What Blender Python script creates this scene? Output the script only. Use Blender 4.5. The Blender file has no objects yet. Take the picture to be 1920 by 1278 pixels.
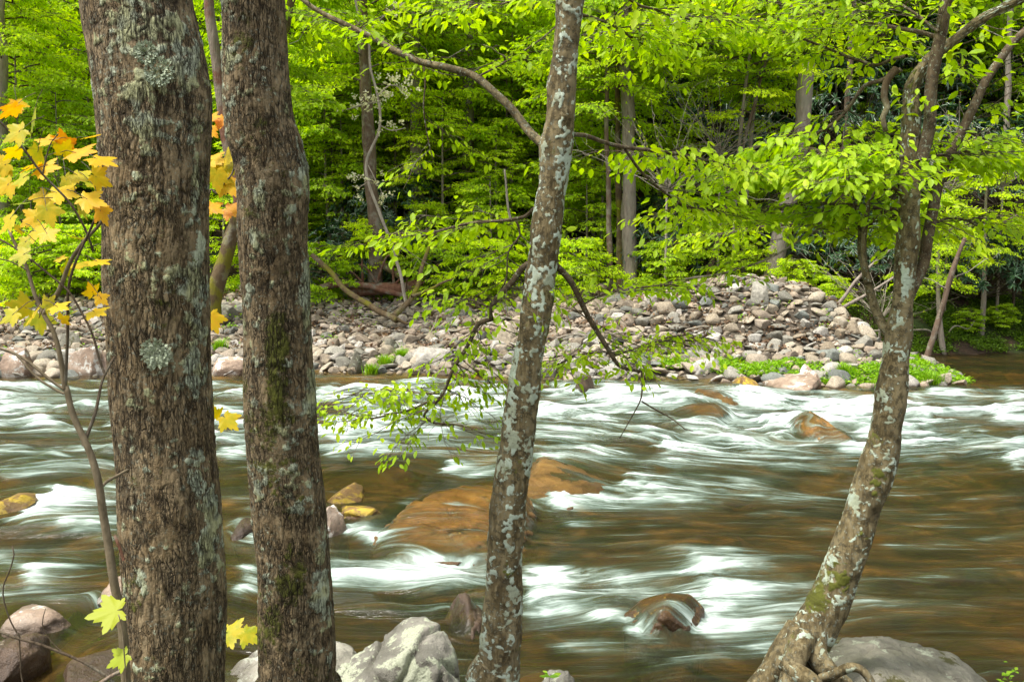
import bpy, bmesh, math, random
import numpy as np
from mathutils import Vector
from mathutils.bvhtree import BVHTree
R = math.radians
S = bpy.context.scene
C = S.collection
rng = np.random.default_rng(7)
random.seed(7)

# ------------------------------------------------------------------ camera, sky, sun, exposure
CAMZ, PITCH, FPX = 2.8, R(5.5), 1920 * 35 / 36
cd = bpy.data.cameras.new('camera'); cd.lens = 35; cd.sensor_width = 36; cd.clip_end = 600; cd.clip_start = 0.05
cam = bpy.data.objects.new('camera', cd); C.objects.link(cam)
cam.location = (0, 0, CAMZ); cam.rotation_euler = (R(90) - PITCH, 0, 0); S.camera = cam

SUN_EL, SUN_AZ = R(64), R(238)          # azimuth clockwise from +Y: high, from the left
w = bpy.data.worlds.new('World'); S.world = w; w.use_nodes = True
nt = w.node_tree
sky = nt.nodes.new('ShaderNodeTexSky'); sky.sky_type = 'NISHITA'; sky.sun_disc = False
sky.sun_elevation = SUN_EL; sky.sun_rotation = SUN_AZ; sky.dust_density = 4; sky.air_density = 1.0
hs = nt.nodes.new('ShaderNodeHueSaturation'); hs.inputs['Saturation'].default_value = 0.25
nt.links.new(sky.outputs[0], hs.inputs['Color'])
bg = nt.nodes['Background']; nt.links.new(hs.outputs[0], bg.inputs['Color']); bg.inputs['Strength'].default_value = 0.15
sl = bpy.data.lights.new('sun', 'SUN'); sl.energy = 2.4; sl.angle = R(9); sl.color = (1, .95, .86)
so = bpy.data.objects.new('sun', sl); C.objects.link(so)
d = Vector((math.sin(SUN_AZ) * math.cos(SUN_EL), math.cos(SUN_AZ) * math.cos(SUN_EL), math.sin(SUN_EL)))
so.rotation_euler = d.to_track_quat('Z', 'Y').to_euler(); so.location = (0, -5, 30)
S.view_settings.view_transform = 'Standard'; S.view_settings.look = 'None'
S.view_settings.exposure = 1.08; S.view_settings.gamma = 1
S.render.engine = 'CYCLES'
cy = S.cycles
cy.max_bounces = 6; cy.diffuse_bounces = 3; cy.glossy_bounces = 2; cy.transmission_bounces = 3
cy.transparent_max_bounces = 8; cy.use_denoising = True
cy.caustics_reflective = False; cy.caustics_refractive = False

# ------------------------------------------------------------------ pixel <-> world
cp, sp_ = math.cos(PITCH), math.sin(PITCH)
def ray(px, py):
    a = (px - 960) / FPX; b = (639 - py) / FPX
    return np.array([a, b * sp_ + cp, b * cp - sp_])
def P(px, py, Y):
    r = ray(px, py); r = r * (Y / r[1]); r[2] += CAMZ; return r
def Wz(px, py, z=0.0):
    r = ray(px, py); return r * ((z - CAMZ) / r[2]) + np.array([0, 0, CAMZ])
def proj(v):
    x, y, z = v[:, 0], v[:, 1], v[:, 2] - CAMZ
    f = np.maximum(y * cp - z * sp_, 1e-3); u = y * sp_ + z * cp
    return 960 + FPX * x / f, 639 - FPX * u / f
def rpx(wpx, Y): return wpx / FPX * Y * 1.01 / 2

# ------------------------------------------------------------------ noise
_perm = np.random.default_rng(3).permutation(256).astype(np.int32); _perm = np.concatenate([_perm, _perm, _perm])
_g = np.random.default_rng(4).normal(size=(256, 3)).astype(np.float32); _g /= np.linalg.norm(_g, axis=1)[:, None]
def perlin(p):
    p = np.asarray(p, dtype=np.float64); i = np.floor(p).astype(np.int64); f = (p - i).astype(np.float32); i &= 255
    u = f * f * f * (f * (f * 6 - 15) + 10); out = 0
    for dx in (0, 1):
        for dy in (0, 1):
            for dz in (0, 1):
                h = _perm[_perm[_perm[i[:, 0] + dx] + i[:, 1] + dy] + i[:, 2] + dz] & 255
                g = _g[h]
                v = g[:, 0] * (f[:, 0] - dx) + g[:, 1] * (f[:, 1] - dy) + g[:, 2] * (f[:, 2] - dz)
                wx = u[:, 0] if dx else 1 - u[:, 0]; wy = u[:, 1] if dy else 1 - u[:, 1]; wz = u[:, 2] if dz else 1 - u[:, 2]
                out = out + v * wx * wy * wz
    return out * 1.6
def fbm(p, o=4, lac=2.1, gain=.5):
    s = 0; a = 1
    for k in range(o): s = s + a * perlin(p + k * 17.3); p = p * lac; a *= gain
    return s
def n2(x, y, s=1.0, o=3, z=0.0): 
    x = np.asarray(x, float); y = np.asarray(y, float); sh = x.shape
    return fbm(np.stack([x.ravel() * s, y.ravel() * s, np.full(x.size, z)], 1), o).reshape(sh)
def ss(a, b, x): t = np.clip((x - a) / (b - a), 0, 1); return t * t * (3 - 2 * t)
def unit(v): return v / np.maximum(np.linalg.norm(v, axis=-1, keepdims=True), 1e-9)

# ------------------------------------------------------------------ mesh building
class G:
    """collects vertices, faces and float attributes for ONE mesh"""
    def __init__(s): s.v = []; s.f = {}; s.a = {}; s.n = 0; s.mi = {}
    def add(s, v, faces, mat=0, **attrs):
        v = np.asarray(v, dtype=np.float32).reshape(-1, 3)
        faces = faces if isinstance(faces, list) else [faces]
        for f in faces:
            f = np.asarray(f, dtype=np.int32)
            if len(f): s.f.setdefault(f.shape[1], []).append((f + s.n, mat))
        for k in set(list(attrs) + list(s.a)):
            if k not in s.a: s.a[k] = [np.zeros(s.n, np.float32)] if s.n else []
            val = attrs.get(k, 0.0)
            s.a[k].append(np.broadcast_to(np.asarray(val, np.float32), (len(v),)))
        s.v.append(v); s.n += len(v)
    def mesh(s, name, mats, smooth=True):
        me = bpy.data.meshes.new(name)
        v = np.concatenate(s.v); me.vertices.add(len(v)); me.vertices.foreach_set('co', v.ravel())
        loops = []; starts = []; mi = []; n = 0
        for k, fl in s.f.items():
            for f, m in fl:
                loops.append(f.ravel()); starts.append(n + np.arange(len(f)) * k); mi.append(np.full(len(f), m)); n += f.size
        loops = np.concatenate(loops); starts = np.concatenate(starts); mi = np.concatenate(mi)
        me.loops.add(len(loops)); me.loops.foreach_set('vertex_index', loops.astype(np.int32))
        me.polygons.add(len(starts)); me.polygons.foreach_set('loop_start', starts.astype(np.int32))
        me.polygons.foreach_set('material_index', mi.astype(np.int32))
        me.update(calc_edges=True)
        me.polygons.foreach_set('use_smooth', np.full(len(starts), smooth))
        for k, al in s.a.items():
            at = me.attributes.new(k, 'FLOAT', 'POINT'); at.data.foreach_set('value', np.concatenate(al).astype(np.float32))
        for m in (mats if isinstance(mats, (list, tuple)) else [mats]): me.materials.append(m)
        return me
    def obj(s, name, mats, parent=None, loc=None, smooth=True):
        if s.n == 0: return None
        if loc is not None:
            s.v = [x - np.asarray(loc, np.float32) for x in s.v]
        o = bpy.data.objects.new(name, s.mesh(name, mats, smooth)); C.objects.link(o)
        if parent: o.parent = parent
        if loc is not None and not parent: o.location = loc
        return o
def tag(o, label=None, cat=None, group=None, kind=None):
    if label: o['label'] = label
    if cat: o['category'] = cat
    if group: o['group'] = group
    if kind: o['kind'] = kind
    return o
def thing(name, label, cat, group=None):
    o = bpy.data.objects.new(name, None); C.objects.link(o); o.empty_display_size = .2
    return tag(o, label, cat, group)
def rebase(root, loc):
    """put a thing's empty at its base, parts keep their place"""
    root.location = loc
    for ch in root.children:
        ch.location = (ch.location.x - loc[0], ch.location.y - loc[1], ch.location.z - loc[2])

def resample(pts, rad, step):
    pts = np.asarray(pts, float); rad = np.asarray(rad, float)
    P4 = np.concatenate([[2 * pts[0] - pts[1]], pts, [2 * pts[-1] - pts[-2]]]); o = []; r = []
    for i in range(len(pts) - 1):
        a, b, c, d_ = P4[i:i + 4]; L = np.linalg.norm(c - b); n = max(1, int(round(L / step)))
        t = (np.arange(n) / n)[:, None]
        o.append(.5 * (2 * b + (c - a) * t + (2 * a - 5 * b + 4 * c - d_) * t ** 2 + (3 * b - a - 3 * c + d_) * t ** 3))
        tt = t[:, 0]; r.append(rad[i] * (1 - tt) + rad[i + 1] * tt)
    o.append(pts[-1:]); r.append(rad[-1:])
    return np.concatenate(o), np.concatenate(r)
def frames(p):
    t = unit(np.gradient(p, axis=0)); n = np.zeros_like(t)
    ref = np.array([0, -1., 0]) if abs(t[0] @ np.array([0, -1., 0])) < .9 else np.array([1., 0, 0])
    v = unit(ref - (ref @ t[0]) * t[0])
    for i in range(len(t)):
        v = unit(v - (v @ t[i]) * t[i]); n[i] = v
    return t, n, np.cross(t, n)
def tube(g, pts, rad, seg=8, step=.1, disp=None, wob=0, mat=0, seed=0, **attrs):
    p, r = resample(pts, rad, step)
    if wob:
        q = np.arange(len(p)) * step
        for k in range(3): p[:, k] += wob * perlin(np.stack([q * .9 / max(step * 6, .2), np.full(len(q), seed + k * 9.1), np.zeros(len(q))], 1)) * np.minimum(1, q * 4)
    t, n, b = frames(p)
    th = np.linspace(0, 2 * np.pi, seg, endpoint=False)
    dr = n[:, None] * np.cos(th)[None, :, None] + b[:, None] * np.sin(th)[None, :, None]
    rr = np.repeat(r[:, None], seg, 1)
    arc = np.concatenate([[0], np.cumsum(np.linalg.norm(np.diff(p, axis=0), axis=1))])
    v = (p[:, None] + dr * rr[..., None])
    A = {}
    if disp:
        dd, A = disp(th, arc, r, v); v = p[:, None] + dr * (rr + dd)[..., None]
    nr = len(p); i = np.arange(nr - 1)[:, None] * seg; j = np.arange(seg)[None]; j2 = (j + 1) % seg
    f = np.stack([i + j, i + j2, i + seg + j2, i + seg + j], -1).reshape(-1, 4)
    A = {k: x.ravel() for k, x in A.items()}; A.update(attrs)
    v = v.reshape(-1, 3)
    v = np.concatenate([v, p[-1:]]); 
    A = {k: (np.append(x, x[-1]) if np.ndim(x) else x) for k, x in A.items()}
    top = (nr - 1) * seg
    caps = np.stack([top + j[0], top + j2[0], np.full(seg, nr * seg)], -1)
    g.add(v, [f, caps], mat, **A)
    return p
def minitubes(g, paths, rad0, rad1, mat=0, **attrs):
    """many thin three-sided twigs: paths (S,M,3)"""
    S_, M, _ = paths.shape
    t = unit(np.gradient(paths, axis=1)); ref = np.array([.13, .31, .94])
    n = unit(np.cross(t, ref)); b = np.cross(t, n)
    rad = (rad0 + (rad1 - rad0) * np.linspace(0, 1, M))[None, :, None]
    vs = []
    for k in range(3):
        a = k * 2 * np.pi / 3; vs.append(paths + (n * math.cos(a) + b * math.sin(a)) * rad)
    v = np.stack(vs, 2).reshape(-1, 3)
    base = (np.arange(S_) * M * 3)[:, None, None] + (np.arange(M - 1) * 3)[None, :, None]; k = np.arange(3)[None, None]; k2 = (k + 1) % 3
    f = np.stack([base + k, base + k2, base + 3 + k2, base + 3 + k], -1).reshape(-1, 4)
    g.add(v, f, mat, **attrs)

# leaf templates: (verts, faces) length 1 along +x
def tpl_simple(wd=.3):
    v = np.array([[0, 0, 0], [.33, -wd, .1], [.72, -wd * .62, .06], [1, 0, -.08], [.72, wd * .62, .06], [.3, wd, .1]])
    return v, [np.array([[0, 1, 2, 3], [0, 3, 4, 5]])]
def tpl_beech():
    xs = [0, .2, .45, .7, .88, 1.0]; ws = [0, .17, .245, .19, .085, 0]
    mid = [[x, 0, -.12 * x * x] for x in xs]
    v = list(mid); f4 = []; f3 = []
    for s in (-1, 1):
        o = len(v); v += [[xs[k] + .02, s * ws[k], .07 - .16 * xs[k] ** 2] for k in range(1, 5)]
        q = [(0, 1, o), ]; f3.append((0, o, 1) if s < 0 else (0, 1, o))
        for k in range(3):
            a = (k + 1, o + k, o + k + 1, k + 2); f4.append(a if s < 0 else a[::-1])
        f3.append((4, o + 3, 5) if s < 0 else (4, 5, o + 3))
    return np.array(v, float), [np.array(f4), np.array(f3)]
def tpl_maple():
    # five toothed lobes, fan round the leaf base
    pts = []
    lob = [(-122, .50), (-58, .86), (0, 1.0), (58, .86), (122, .50)]
    val = [(-165, .18), (-90, .42), (-30, .52), (30, .52), (90, .42), (165, .18)]
    for k in range(5):
        pts.append(val[k]); a, r = lob[k]; s = 11
        pts += [(a - s * 1.55, r * .78), (a - s * 1.05, r * .70), (a - s * .62, r * .88), (a, r), (a + s * .62, r * .88), (a + s * 1.05, r * .70), (a + s * 1.55, r * .78)]
    pts.append(val[5])
    v = [[.0, 0, 0]] + [[r * math.cos(R(a)), r * math.sin(R(a)), -.16 * r * r + .05 * math.cos(R(a) * 5.8) * r] for a, r in pts]
    n = len(pts)
    f = [(0, i + 1, i + 2) for i in range(n - 1)]
    v = np.array(v); v[:, 0] += .1
    return v, [np.array(f)]
def leaves(g, pos, ax, nrm, size, tpl, mat=0, r=None, curl=0):
    tv, tf = tpl; N = len(pos); K = len(tv)
    ax = unit(ax); nrm = unit(nrm - (nrm * ax).sum(1)[:, None] * ax); sd = np.cross(nrm, ax)
    v = pos[:, None] + size[:, None, None] * (ax[:, None] * tv[None, :, 0, None] + sd[:, None] * tv[None, :, 1, None] + nrm[:, None] * tv[None, :, 2, None])
    off = (np.arange(N) * K)[:, None, None]
    fs = [(off + f[None]).reshape(-1, f.shape[1]) for f in tf]
    if r is None: r = rng.random(N)
    g.add(v.reshape(-1, 3), fs, mat, rnd=np.repeat(r, K))
def sprays(gt, gl, st, dr, L, nl, lsize, tpl, droop=.35, width=.35, tw=.004, hang=.6, gr=None):
    """flat fans of leaves: st, dr (S,3), L (S,). twigs into gt, leaves into gl"""
    S_ = len(st); dr = unit(dr); M = 6
    t = np.linspace(0, 1, M)[None, :, None]
    side = unit(np.cross(dr, np.array([0, 0, 1.]))); 
    bend = rng.normal(0, .14, (S_, 1, 1)) * side[:, None] * t ** 2 + np.array([0, 0, -1.]) * (droop * rng.uniform(.5, 1.4, (S_, 1, 1))) * t ** 2
    jit = rng.normal(0, .015, (S_, M, 3)) * (t > 0)
    pa = st[:, None] + L[:, None, None] * (dr[:, None] * t + bend + jit)
    if gt is not None: minitubes(gt, pa, tw, tw * .35)
    # leaves, fanned out on side twigs
    k = nl; u = rng.uniform(.12, 1.0, (S_, k)); sgn = np.where(rng.random((S_, k)) < .5, -1, 1)
    lat = np.abs(rng.normal(0, 1, (S_, k))) ** .8 * width * .5 * np.sin(np.pi * np.clip(u * .85 + .1, 0, 1)) * sgn
    fi = u * (M - 1); i0 = np.clip(fi.astype(int), 0, M - 2); fr = (fi - i0)[..., None]
    ii = np.arange(S_)[:, None]
    base = pa[ii, i0] * (1 - fr) + pa[ii, i0 + 1] * fr
    tip = base + (side[:, None] * lat[..., None] + dr[:, None] * np.abs(lat[..., None]) * .7) * L[:, None, None]
    tip[..., 2] += -np.abs(lat) * L[:, None] * .25 + rng.normal(0, .02, lat.shape)
    if gt is not None:   # side twigs of every third leaf
        sel = (np.abs(lat) > .12) & (rng.random(lat.shape) < .5)
        b_ = base[sel]; e_ = tip[sel]
        if len(b_): minitubes(gt, np.stack([b_, (b_ + e_) / 2 + np.array([0, 0, .01]), e_], 1), tw * .5, tw * .3)
    ax = dr[:, None] * rng.uniform(.1, .9, (S_, k, 1)) + side[:, None] * (sgn * rng.uniform(.1, .9, (S_, k)))[..., None] + np.array([0, 0, -1.]) * rng.uniform(.1, 1.5, (S_, k, 1)) * hang + rng.normal(0, .15, (S_, k, 3))
    nr = np.array([0, 0, 1.]) + rng.normal(0, .45, (S_, k, 3)) + dr[:, None] * .3
    sz = lsize * rng.uniform(.6, 1.25, (S_, k))
    r = rng.random((S_, k)) * .5 + rng.random((S_, 1)) * .5 if gr is None else np.repeat(gr[:, None], k, 1) * .6 + rng.random((S_, k)) * .4
    leaves(gl, tip.reshape(-1, 3), ax.reshape(-1, 3), nr.reshape(-1, 3), sz.ravel(), tpl, r=r.ravel())

# ------------------------------------------------------------------ material helpers
class M_:
    def __init__(s, name):
        s.m = bpy.data.materials.new(name); s.m.use_nodes = True; s.t = s.m.node_tree; s.t.nodes.clear()
        s.out = s.n('ShaderNodeOutputMaterial')
    def n(s, typ, **kw):
        nd = s.t.nodes.new(typ)
        for k, v in kw.items(): setattr(nd, k, v)
        return nd
    def L(s, a, b): s.t.links.new(a, b)
    def set(s, sock, v):
        if isinstance(v, bpy.types.NodeSocket): s.L(v, sock)
        elif isinstance(v, (tuple, list)) and len(v) == 3 and sock.type == 'RGBA': sock.default_value = (*v, 1)
        else: sock.default_value = v
    def attr(s, name): return s.n('ShaderNodeAttribute', attribute_name=name).outputs['Fac']
    def coord(s, k='Object'): return s.n('ShaderNodeTexCoord').outputs[k]
    def mapping(s, v, sc=(1, 1, 1), loc=(0, 0, 0)):
        m = s.n('ShaderNodeMapping'); s.L(v, m.inputs['Vector']); m.inputs['Scale'].default_value = sc; m.inputs['Location'].default_value = loc; return m.outputs[0]
    def noise(s, v, sc, det=4, rough=.55, dist=0):
        m = s.n('ShaderNodeTexNoise'); s.set(m.inputs['Vector'], v); m.inputs['Scale'].default_value = sc; m.inputs['Detail'].default_value = det
        m.inputs['Roughness'].default_value = rough; m.inputs['Distortion'].default_value = dist; return m.outputs['Fac']
    def vor(s, v, sc, feat='F1', out='Distance', rnd=1):
        m = s.n('ShaderNodeTexVoronoi', feature=feat); s.set(m.inputs['Vector'], v); m.inputs['Scale'].default_value = sc; m.inputs['Randomness'].default_value = rnd; return m.outputs[out]
    def math(s, op, a, b=0, c=None, clamp=False):
        m = s.n('ShaderNodeMath', operation=op, use_clamp=clamp); s.set(m.inputs[0], a); s.set(m.inputs[1], b)
        if c is not None: s.set(m.inputs[2], c)
        return m.outputs[0]
    def ss(s, v, a, b, lo=0, hi=1):
        m = s.n('ShaderNodeMapRange', interpolation_type='SMOOTHSTEP'); s.set(m.inputs['Value'], v)
        m.inputs['From Min'].default_value = a; m.inputs['From Max'].default_value = b; m.inputs['To Min'].default_value = lo; m.inputs['To Max'].default_value = hi; return m.outputs[0]
    def mix(s, f, a, b):
        m = s.n('ShaderNodeMix', data_type='RGBA'); s.set(m.inputs['Factor'], f); s.set(m.inputs[6], a); s.set(m.inputs[7], b); return m.outputs[2]
    def ramp(s, f, stops, interp='LINEAR'):
        m = s.n('ShaderNodeValToRGB'); s.set(m.inputs[0], f); cr = m.color_ramp; cr.interpolation = interp
        while len(cr.elements) < len(stops): cr.elements.new(.5)
        for e, (p, c) in zip(cr.elements, stops): e.position = p; e.color = (*c, 1)
        return m.outputs[0]
    def bump(s, h, dist=.01, st=1, nrm=None):
        m = s.n('ShaderNodeBump'); s.set(m.inputs['Height'], h); m.inputs['Distance'].default_value = dist; s.set(m.inputs['Strength'], st)
        if nrm is not None: s.L(nrm, m.inputs['Normal'])
        return m.outputs[0]
    def pr(s, col, rough=.7, nrm=None, spec=.5, **kw):
        p = s.n('ShaderNodeBsdfPrincipled'); s.set(p.inputs['Base Color'], col); s.set(p.inputs['Roughness'], rough); p.inputs['Specular IOR Level'].default_value = spec
        if nrm is not None: s.L(nrm, p.inputs['Normal'])
        return p.outputs[0]
    def mixs(s, f, a, b):
        m = s.n('ShaderNodeMixShader'); s.set(m.inputs[0], f); s.L(a, m.inputs[1]); s.L(b, m.inputs[2]); return m.outputs[0]
    def done(s, sh): s.L(sh, s.out.inputs['Surface']); return s.m

def leafmat(name, stops, trans=.45, tr_gain=1.3, rough=.5, spec=.3, mottle=(.3, 1.2)):
    m = M_(name); r = m.math('ADD', m.attr('rnd'), m.math('MULTIPLY', m.math('SUBTRACT', m.noise(m.coord(), mottle[1], 4, .65), .5), mottle[0] * 2))
    oi = m.n('ShaderNodeObjectInfo').outputs['Random']
    r2 = m.math('ADD', m.math('MULTIPLY', r, .8), m.math('MULTIPLY', oi, .2))
    col = m.ramp(r2, stops)
    a = m.pr(col, rough, spec=spec)
    t = m.n('ShaderNodeBsdfTranslucent'); hsv = m.n('ShaderNodeHueSaturation'); m.L(col, hsv.inputs['Color']); hsv.inputs['Value'].default_value = tr_gain; hsv.inputs['Saturation'].default_value = 1.05
    m.L(hsv.outputs[0], t.inputs['Color'])
    return m.done(m.mixs(trans, a, t.outputs[0]))
MAT = {}
MAT['leaf_far'] = leafmat('spring leaf', [(0, (.26, .40, .008)), (.35, (.42, .58, .008)), (.75, (.56, .70, .012)), (1, (.72, .78, .03))], .6, 1.6)
MAT['leaf_deep'] = leafmat('green leaf', [(0, (.19, .32, .008)), (.5, (.35, .53, .010)), (1, (.52, .67, .012))], .5, 1.4)
MAT['leaf_far2'] = leafmat('fresh green leaf', [(0, (.18, .32, .008)), (.5, (.40, .58, .009)), (1, (.58, .70, .014))], .58, 1.5)
MAT['leaf_moss'] = leafmat('moss and fern', [(0, (.04, .08, .006)), (.5, (.10, .19, .008)), (1, (.22, .36, .012))], .3, 1.2)
MAT['leaf_near'] = leafmat('beech leaf', [(0, (.22, .38, .010)), (.5, (.36, .54, .010)), (1, (.54, .66, .02))], .5, 1.35, mottle=(.35, 5))
MAT['leaf_maple'] = leafmat('young maple leaf', [(0, (.10, .20, .02)), (.2, (.36, .40, .015)), (.5, (.70, .50, .015)), (.78, (.76, .36, .02)), (1, (.66, .19, .03))], .45, 1.1, mottle=(.42, 26))
MAT['leaf_olive'] = leafmat('yellow green maple leaf', [(0, (.30, .40, .02)), (.6, (.48, .50, .02)), (1, (.6, .5, .03))], .45, 1.1)
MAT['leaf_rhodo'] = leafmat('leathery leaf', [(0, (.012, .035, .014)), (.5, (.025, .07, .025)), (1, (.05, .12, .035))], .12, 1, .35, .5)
MAT['blossom'] = leafmat('pale blossom', [(0, (.62, .62, .30)), (1, (.85, .82, .62))], .4, 1)
MAT['grass'] = leafmat('grass blade', [(0, (.12, .26, .010)), (.5, (.22, .42, .014)), (1, (.38, .54, .03))], .4)

def barkmat(name, c_dark, c_mid, c_lite, lich=(.42, .47, .34), lich2=(.40, .41, .22), moss=(.085, .095, .012), fine=1.0, bump=.004, furrow=0):
    m = M_(name); co = m.coord()
    lo = m.mapping(co, (1, 1, .22))
    if furrow:
        wn = m.n('ShaderNodeTexNoise'); m.L(m.mapping(co, (1, 1, .45)), wn.inputs['Vector']); wn.inputs['Scale'].default_value = 26; wn.inputs['Detail'].default_value = 3
        va = m.n('ShaderNodeVectorMath', operation='MULTIPLY_ADD'); m.L(wn.outputs['Color'], va.inputs[0]); va.inputs[1].default_value = (.035, .035, .06); m.L(co, va.inputs[2])
        e1 = m.vor(m.mapping(va.outputs[0], (1, 1, .11)), 70, 'DISTANCE_TO_EDGE'); e2 = m.vor(m.mapping(va.outputs[0], (1, 1, .16)), 135, 'DISTANCE_TO_EDGE')
        k1 = m.ss(e1, .10, .0); k2 = m.ss(e2, .12, .0, 0, .55)
        gate = m.ss(m.noise(co, 11, 3, .6), .36, .56)
        furr = m.math('MULTIPLY', m.math('MAXIMUM', k1, k2), gate)
        cellc = m.n('ShaderNodeSeparateColor'); m.L(m.vor(m.mapping(va.outputs[0], (1, 1, .11)), 70, 'F1', 'Color'), cellc.inputs[0])
    n1 = m.noise(lo, 60, 5, .65); n2_ = m.noise(lo, 14, 4, .6); n3 = m.noise(co, 170, 3, .6); n4 = m.noise(co, 9, 3)
    crack = m.attr('crack'); li = m.attr('lichen'); mo = m.attr('moss')
    col = m.ramp(n1, [(.25, c_dark), (.5, c_mid), (.78, c_lite)])
    col = m.mix(m.ss(n2_, .42, .68), col, m.mix(.5, c_mid, c_lite))
    col = m.mix(m.ss(n4, .5, .7, 0, .4), col, (.095, .08, .05)); col = m.mix(m.ss(m.noise(co, 30, 5, .75), .47, .58, 0, .85), col, c_dark)
    if furrow: col = m.mix(m.ss(cellc.outputs[0], .2, 1, 0, .4), col, c_lite)
    # thin flecks of old lichen
    fl = m.ss(m.noise(co, 60, 4, .75), .54, .66); col = m.mix(m.math('MULTIPLY', m.math('MULTIPLY', fl, m.ss(m.noise(co, 8, 3, .6), .38, .6)), .7), col, (.30, .32, .25))
    lc = m.mix(m.ss(m.noise(co, 12, 2), .45, .6), lich, lich2)
    lc = m.mix(m.ss(m.noise(co, 95, 5, .8), .42, .62, 0, .65), lc, m.mix(.55, lc, (.16, .17, .12)))
    lich_f = m.ss(m.math('ADD', li, m.math('MULTIPLY', m.math('SUBTRACT', m.noise(co, 70, 4, .75), .5), .9)), .445, .55, 0, .95)
    col = m.mix(lich_f, col, lc)
    mc = m.mix(n3, (moss[0] * .5, moss[1] * .5, moss[2]), (moss[0] * 1.7, moss[1] * 1.6, moss[2] * 1.6))
    mo_f = m.ss(m.math('ADD', mo, m.math('MULTIPLY', m.math('SUBTRACT', m.noise(co, 55, 4, .7), .5), 1.1)), .40, .62)
    col = m.mix(mo_f, col, mc)
    col = m.mix(m.math('MULTIPLY', crack, .85, clamp=True), col, tuple(x * .3 for x in c_dark))
    if furrow: col = m.mix(m.math('MULTIPLY', furr, .88), col, tuple(x * .28 for x in c_dark))
    h = m.math('ADD', m.math('MULTIPLY', n1, 1.0), m.math('MULTIPLY', n3, .5)); h = m.math('ADD', h, m.math('MULTIPLY', lich_f, .35))
    if furrow: h = m.math('SUBTRACT', h, m.math('MULTIPLY', furr, 1.6)); h = m.math('ADD', h, m.math('MULTIPLY', mo_f, .5))
    return m.done(m.pr(col, .88, m.bump(h, bump * fine, .9), .25))
MAT['bark_maple'] = barkmat('furrowed maple bark', (.075, .052, .024), (.19, .132, .066), (.33, .26, .155), furrow=1, bump=.006)
MAT['bark_beech'] = barkmat('smooth blotched bark', (.040, .030, .012), (.12, .090, .040), (.33, .275, .155), lich=(.44, .52, .42), lich2=(.34, .38, .27), fine=.6)
MAT['bark_branch'] = barkmat('branch bark', (.04, .025, .014), (.095, .065, .035), (.18, .14, .09), fine=.4)
def barkfar(name, c1, c2, mossy=0):
    m = M_(name); co = m.coord(); lo = m.mapping(co, (1, 1, .2))
    col = m.ramp(m.noise(lo, 13, 6, .75), [(.3, c1), (.7, c2)])
    col = m.mix(m.ss(m.noise(co, 3.2, 5, .7), .48, .62, 0, .7), col, (.23, .22, .17))
    if mossy: col = m.mix(m.ss(m.noise(co, 1.6, 4, .65), .62 - mossy * .3, .72 - mossy * .25), col, (.14, .13, .015))
    return m.done(m.pr(col, .9, m.bump(m.noise(lo, 24, 5, .7), .03, .8), .2))
MAT['bark_far'] = barkfar('brown forest bark', (.07, .045, .03), (.19, .135, .095))
MAT['bark_pale'] = barkfar('pale forest bark', (.13, .10, .075), (.36, .31, .25))
MAT['bark_mossy'] = barkfar('mossy bark', (.06, .04, .022), (.14, .10, .05), .55)
MAT['bark_red'] = barkfar('reddish bark', (.10, .045, .025), (.22, .11, .07))
MAT['twig'] = barkfar('dark twig', (.05, .035, .02), (.12, .09, .06))
MAT['twig_pale'] = barkfar('pale twig', (.20, .16, .12), (.42, .38, .30))
m = M_('smooth olive grey stem bark'); co = m.coord()
col = m.ramp(m.noise(m.mapping(co, (1, 1, .35)), 60, 4, .6), [(.3, (.085, .065, .035)), (.7, (.20, .16, .10))])
MAT['stem'] = m.done(m.pr(col, .7, m.bump(m.noise(co, 120, 3), .002, .6), .3))

def rockmat(name, c1, c2, c3, spot=None, spot_thr=.62, spot_sc=5, rough=.75, wetline=True, sc=1.0, streak=0, dark=None, dark_thr=.6):
    m = M_(name); co = m.coord()
    oi = m.n('ShaderNodeObjectInfo').outputs['Random']
    add = m.n('ShaderNodeVectorMath', operation='ADD'); m.L(co, add.inputs[0]); cmb = m.n('ShaderNodeCombineXYZ'); m.L(m.math('MULTIPLY', oi, 37), cmb.inputs[0]); m.L(cmb.outputs[0], add.inputs[1]); co = add.outputs[0]
    n1 = m.noise(co, 3.2 * sc, 6, .62, .4); n2_ = m.noise(co, 16 * sc, 5, .7); n3 = m.noise(co, 90 * sc, 3, .6)
    col = m.ramp(n1, [(.3, c1), (.52, c2), (.72, c3)])
    col = m.mix(m.ss(n2_, .35, .7, 0, .55), col, m.mix(.6, col, (.04, .035, .03)))
    if dark: col = m.mix(m.ss(m.noise(co, 4.5 * sc, 6, .75, .3), dark_thr, dark_thr + .05), col, dark)
    if spot:
        sf = m.ss(m.math('ADD', m.noise(co, spot_sc * sc, 6, .72), m.math('MULTIPLY', m.math('SUBTRACT', n2_, .5), .3)), spot_thr, spot_thr + .05)
        col = m.mix(sf, col, m.mix(m.ss(n3, .4, .7), spot, tuple(x * .72 for x in spot)))
    rg = rough
    if wetline:
        g = m.n('ShaderNodeNewGeometry'); sx = m.n('ShaderNodeSeparateXYZ'); m.L(g.outputs['Position'], sx.inputs[0])
        wet = m.ss(m.math('ADD', sx.outputs[2], m.math('MULTIPLY', m.math('SUBTRACT', n2_, .5), .12)), .13, .04)
        col = m.mix(m.math('MULTIPLY', wet, .75), col, m.mix(.75, col, (.03, .018, .008)))
        rg = m.math('SUBTRACT', rough, m.math('MULTIPLY', wet, rough - .28))
    h = m.math('ADD', m.math('MULTIPLY', n2_, 1.0), m.math('MULTIPLY', n3, .35))
    return m.done(m.pr(col, rg, m.bump(h, .022 / sc, 1), .35))
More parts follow.
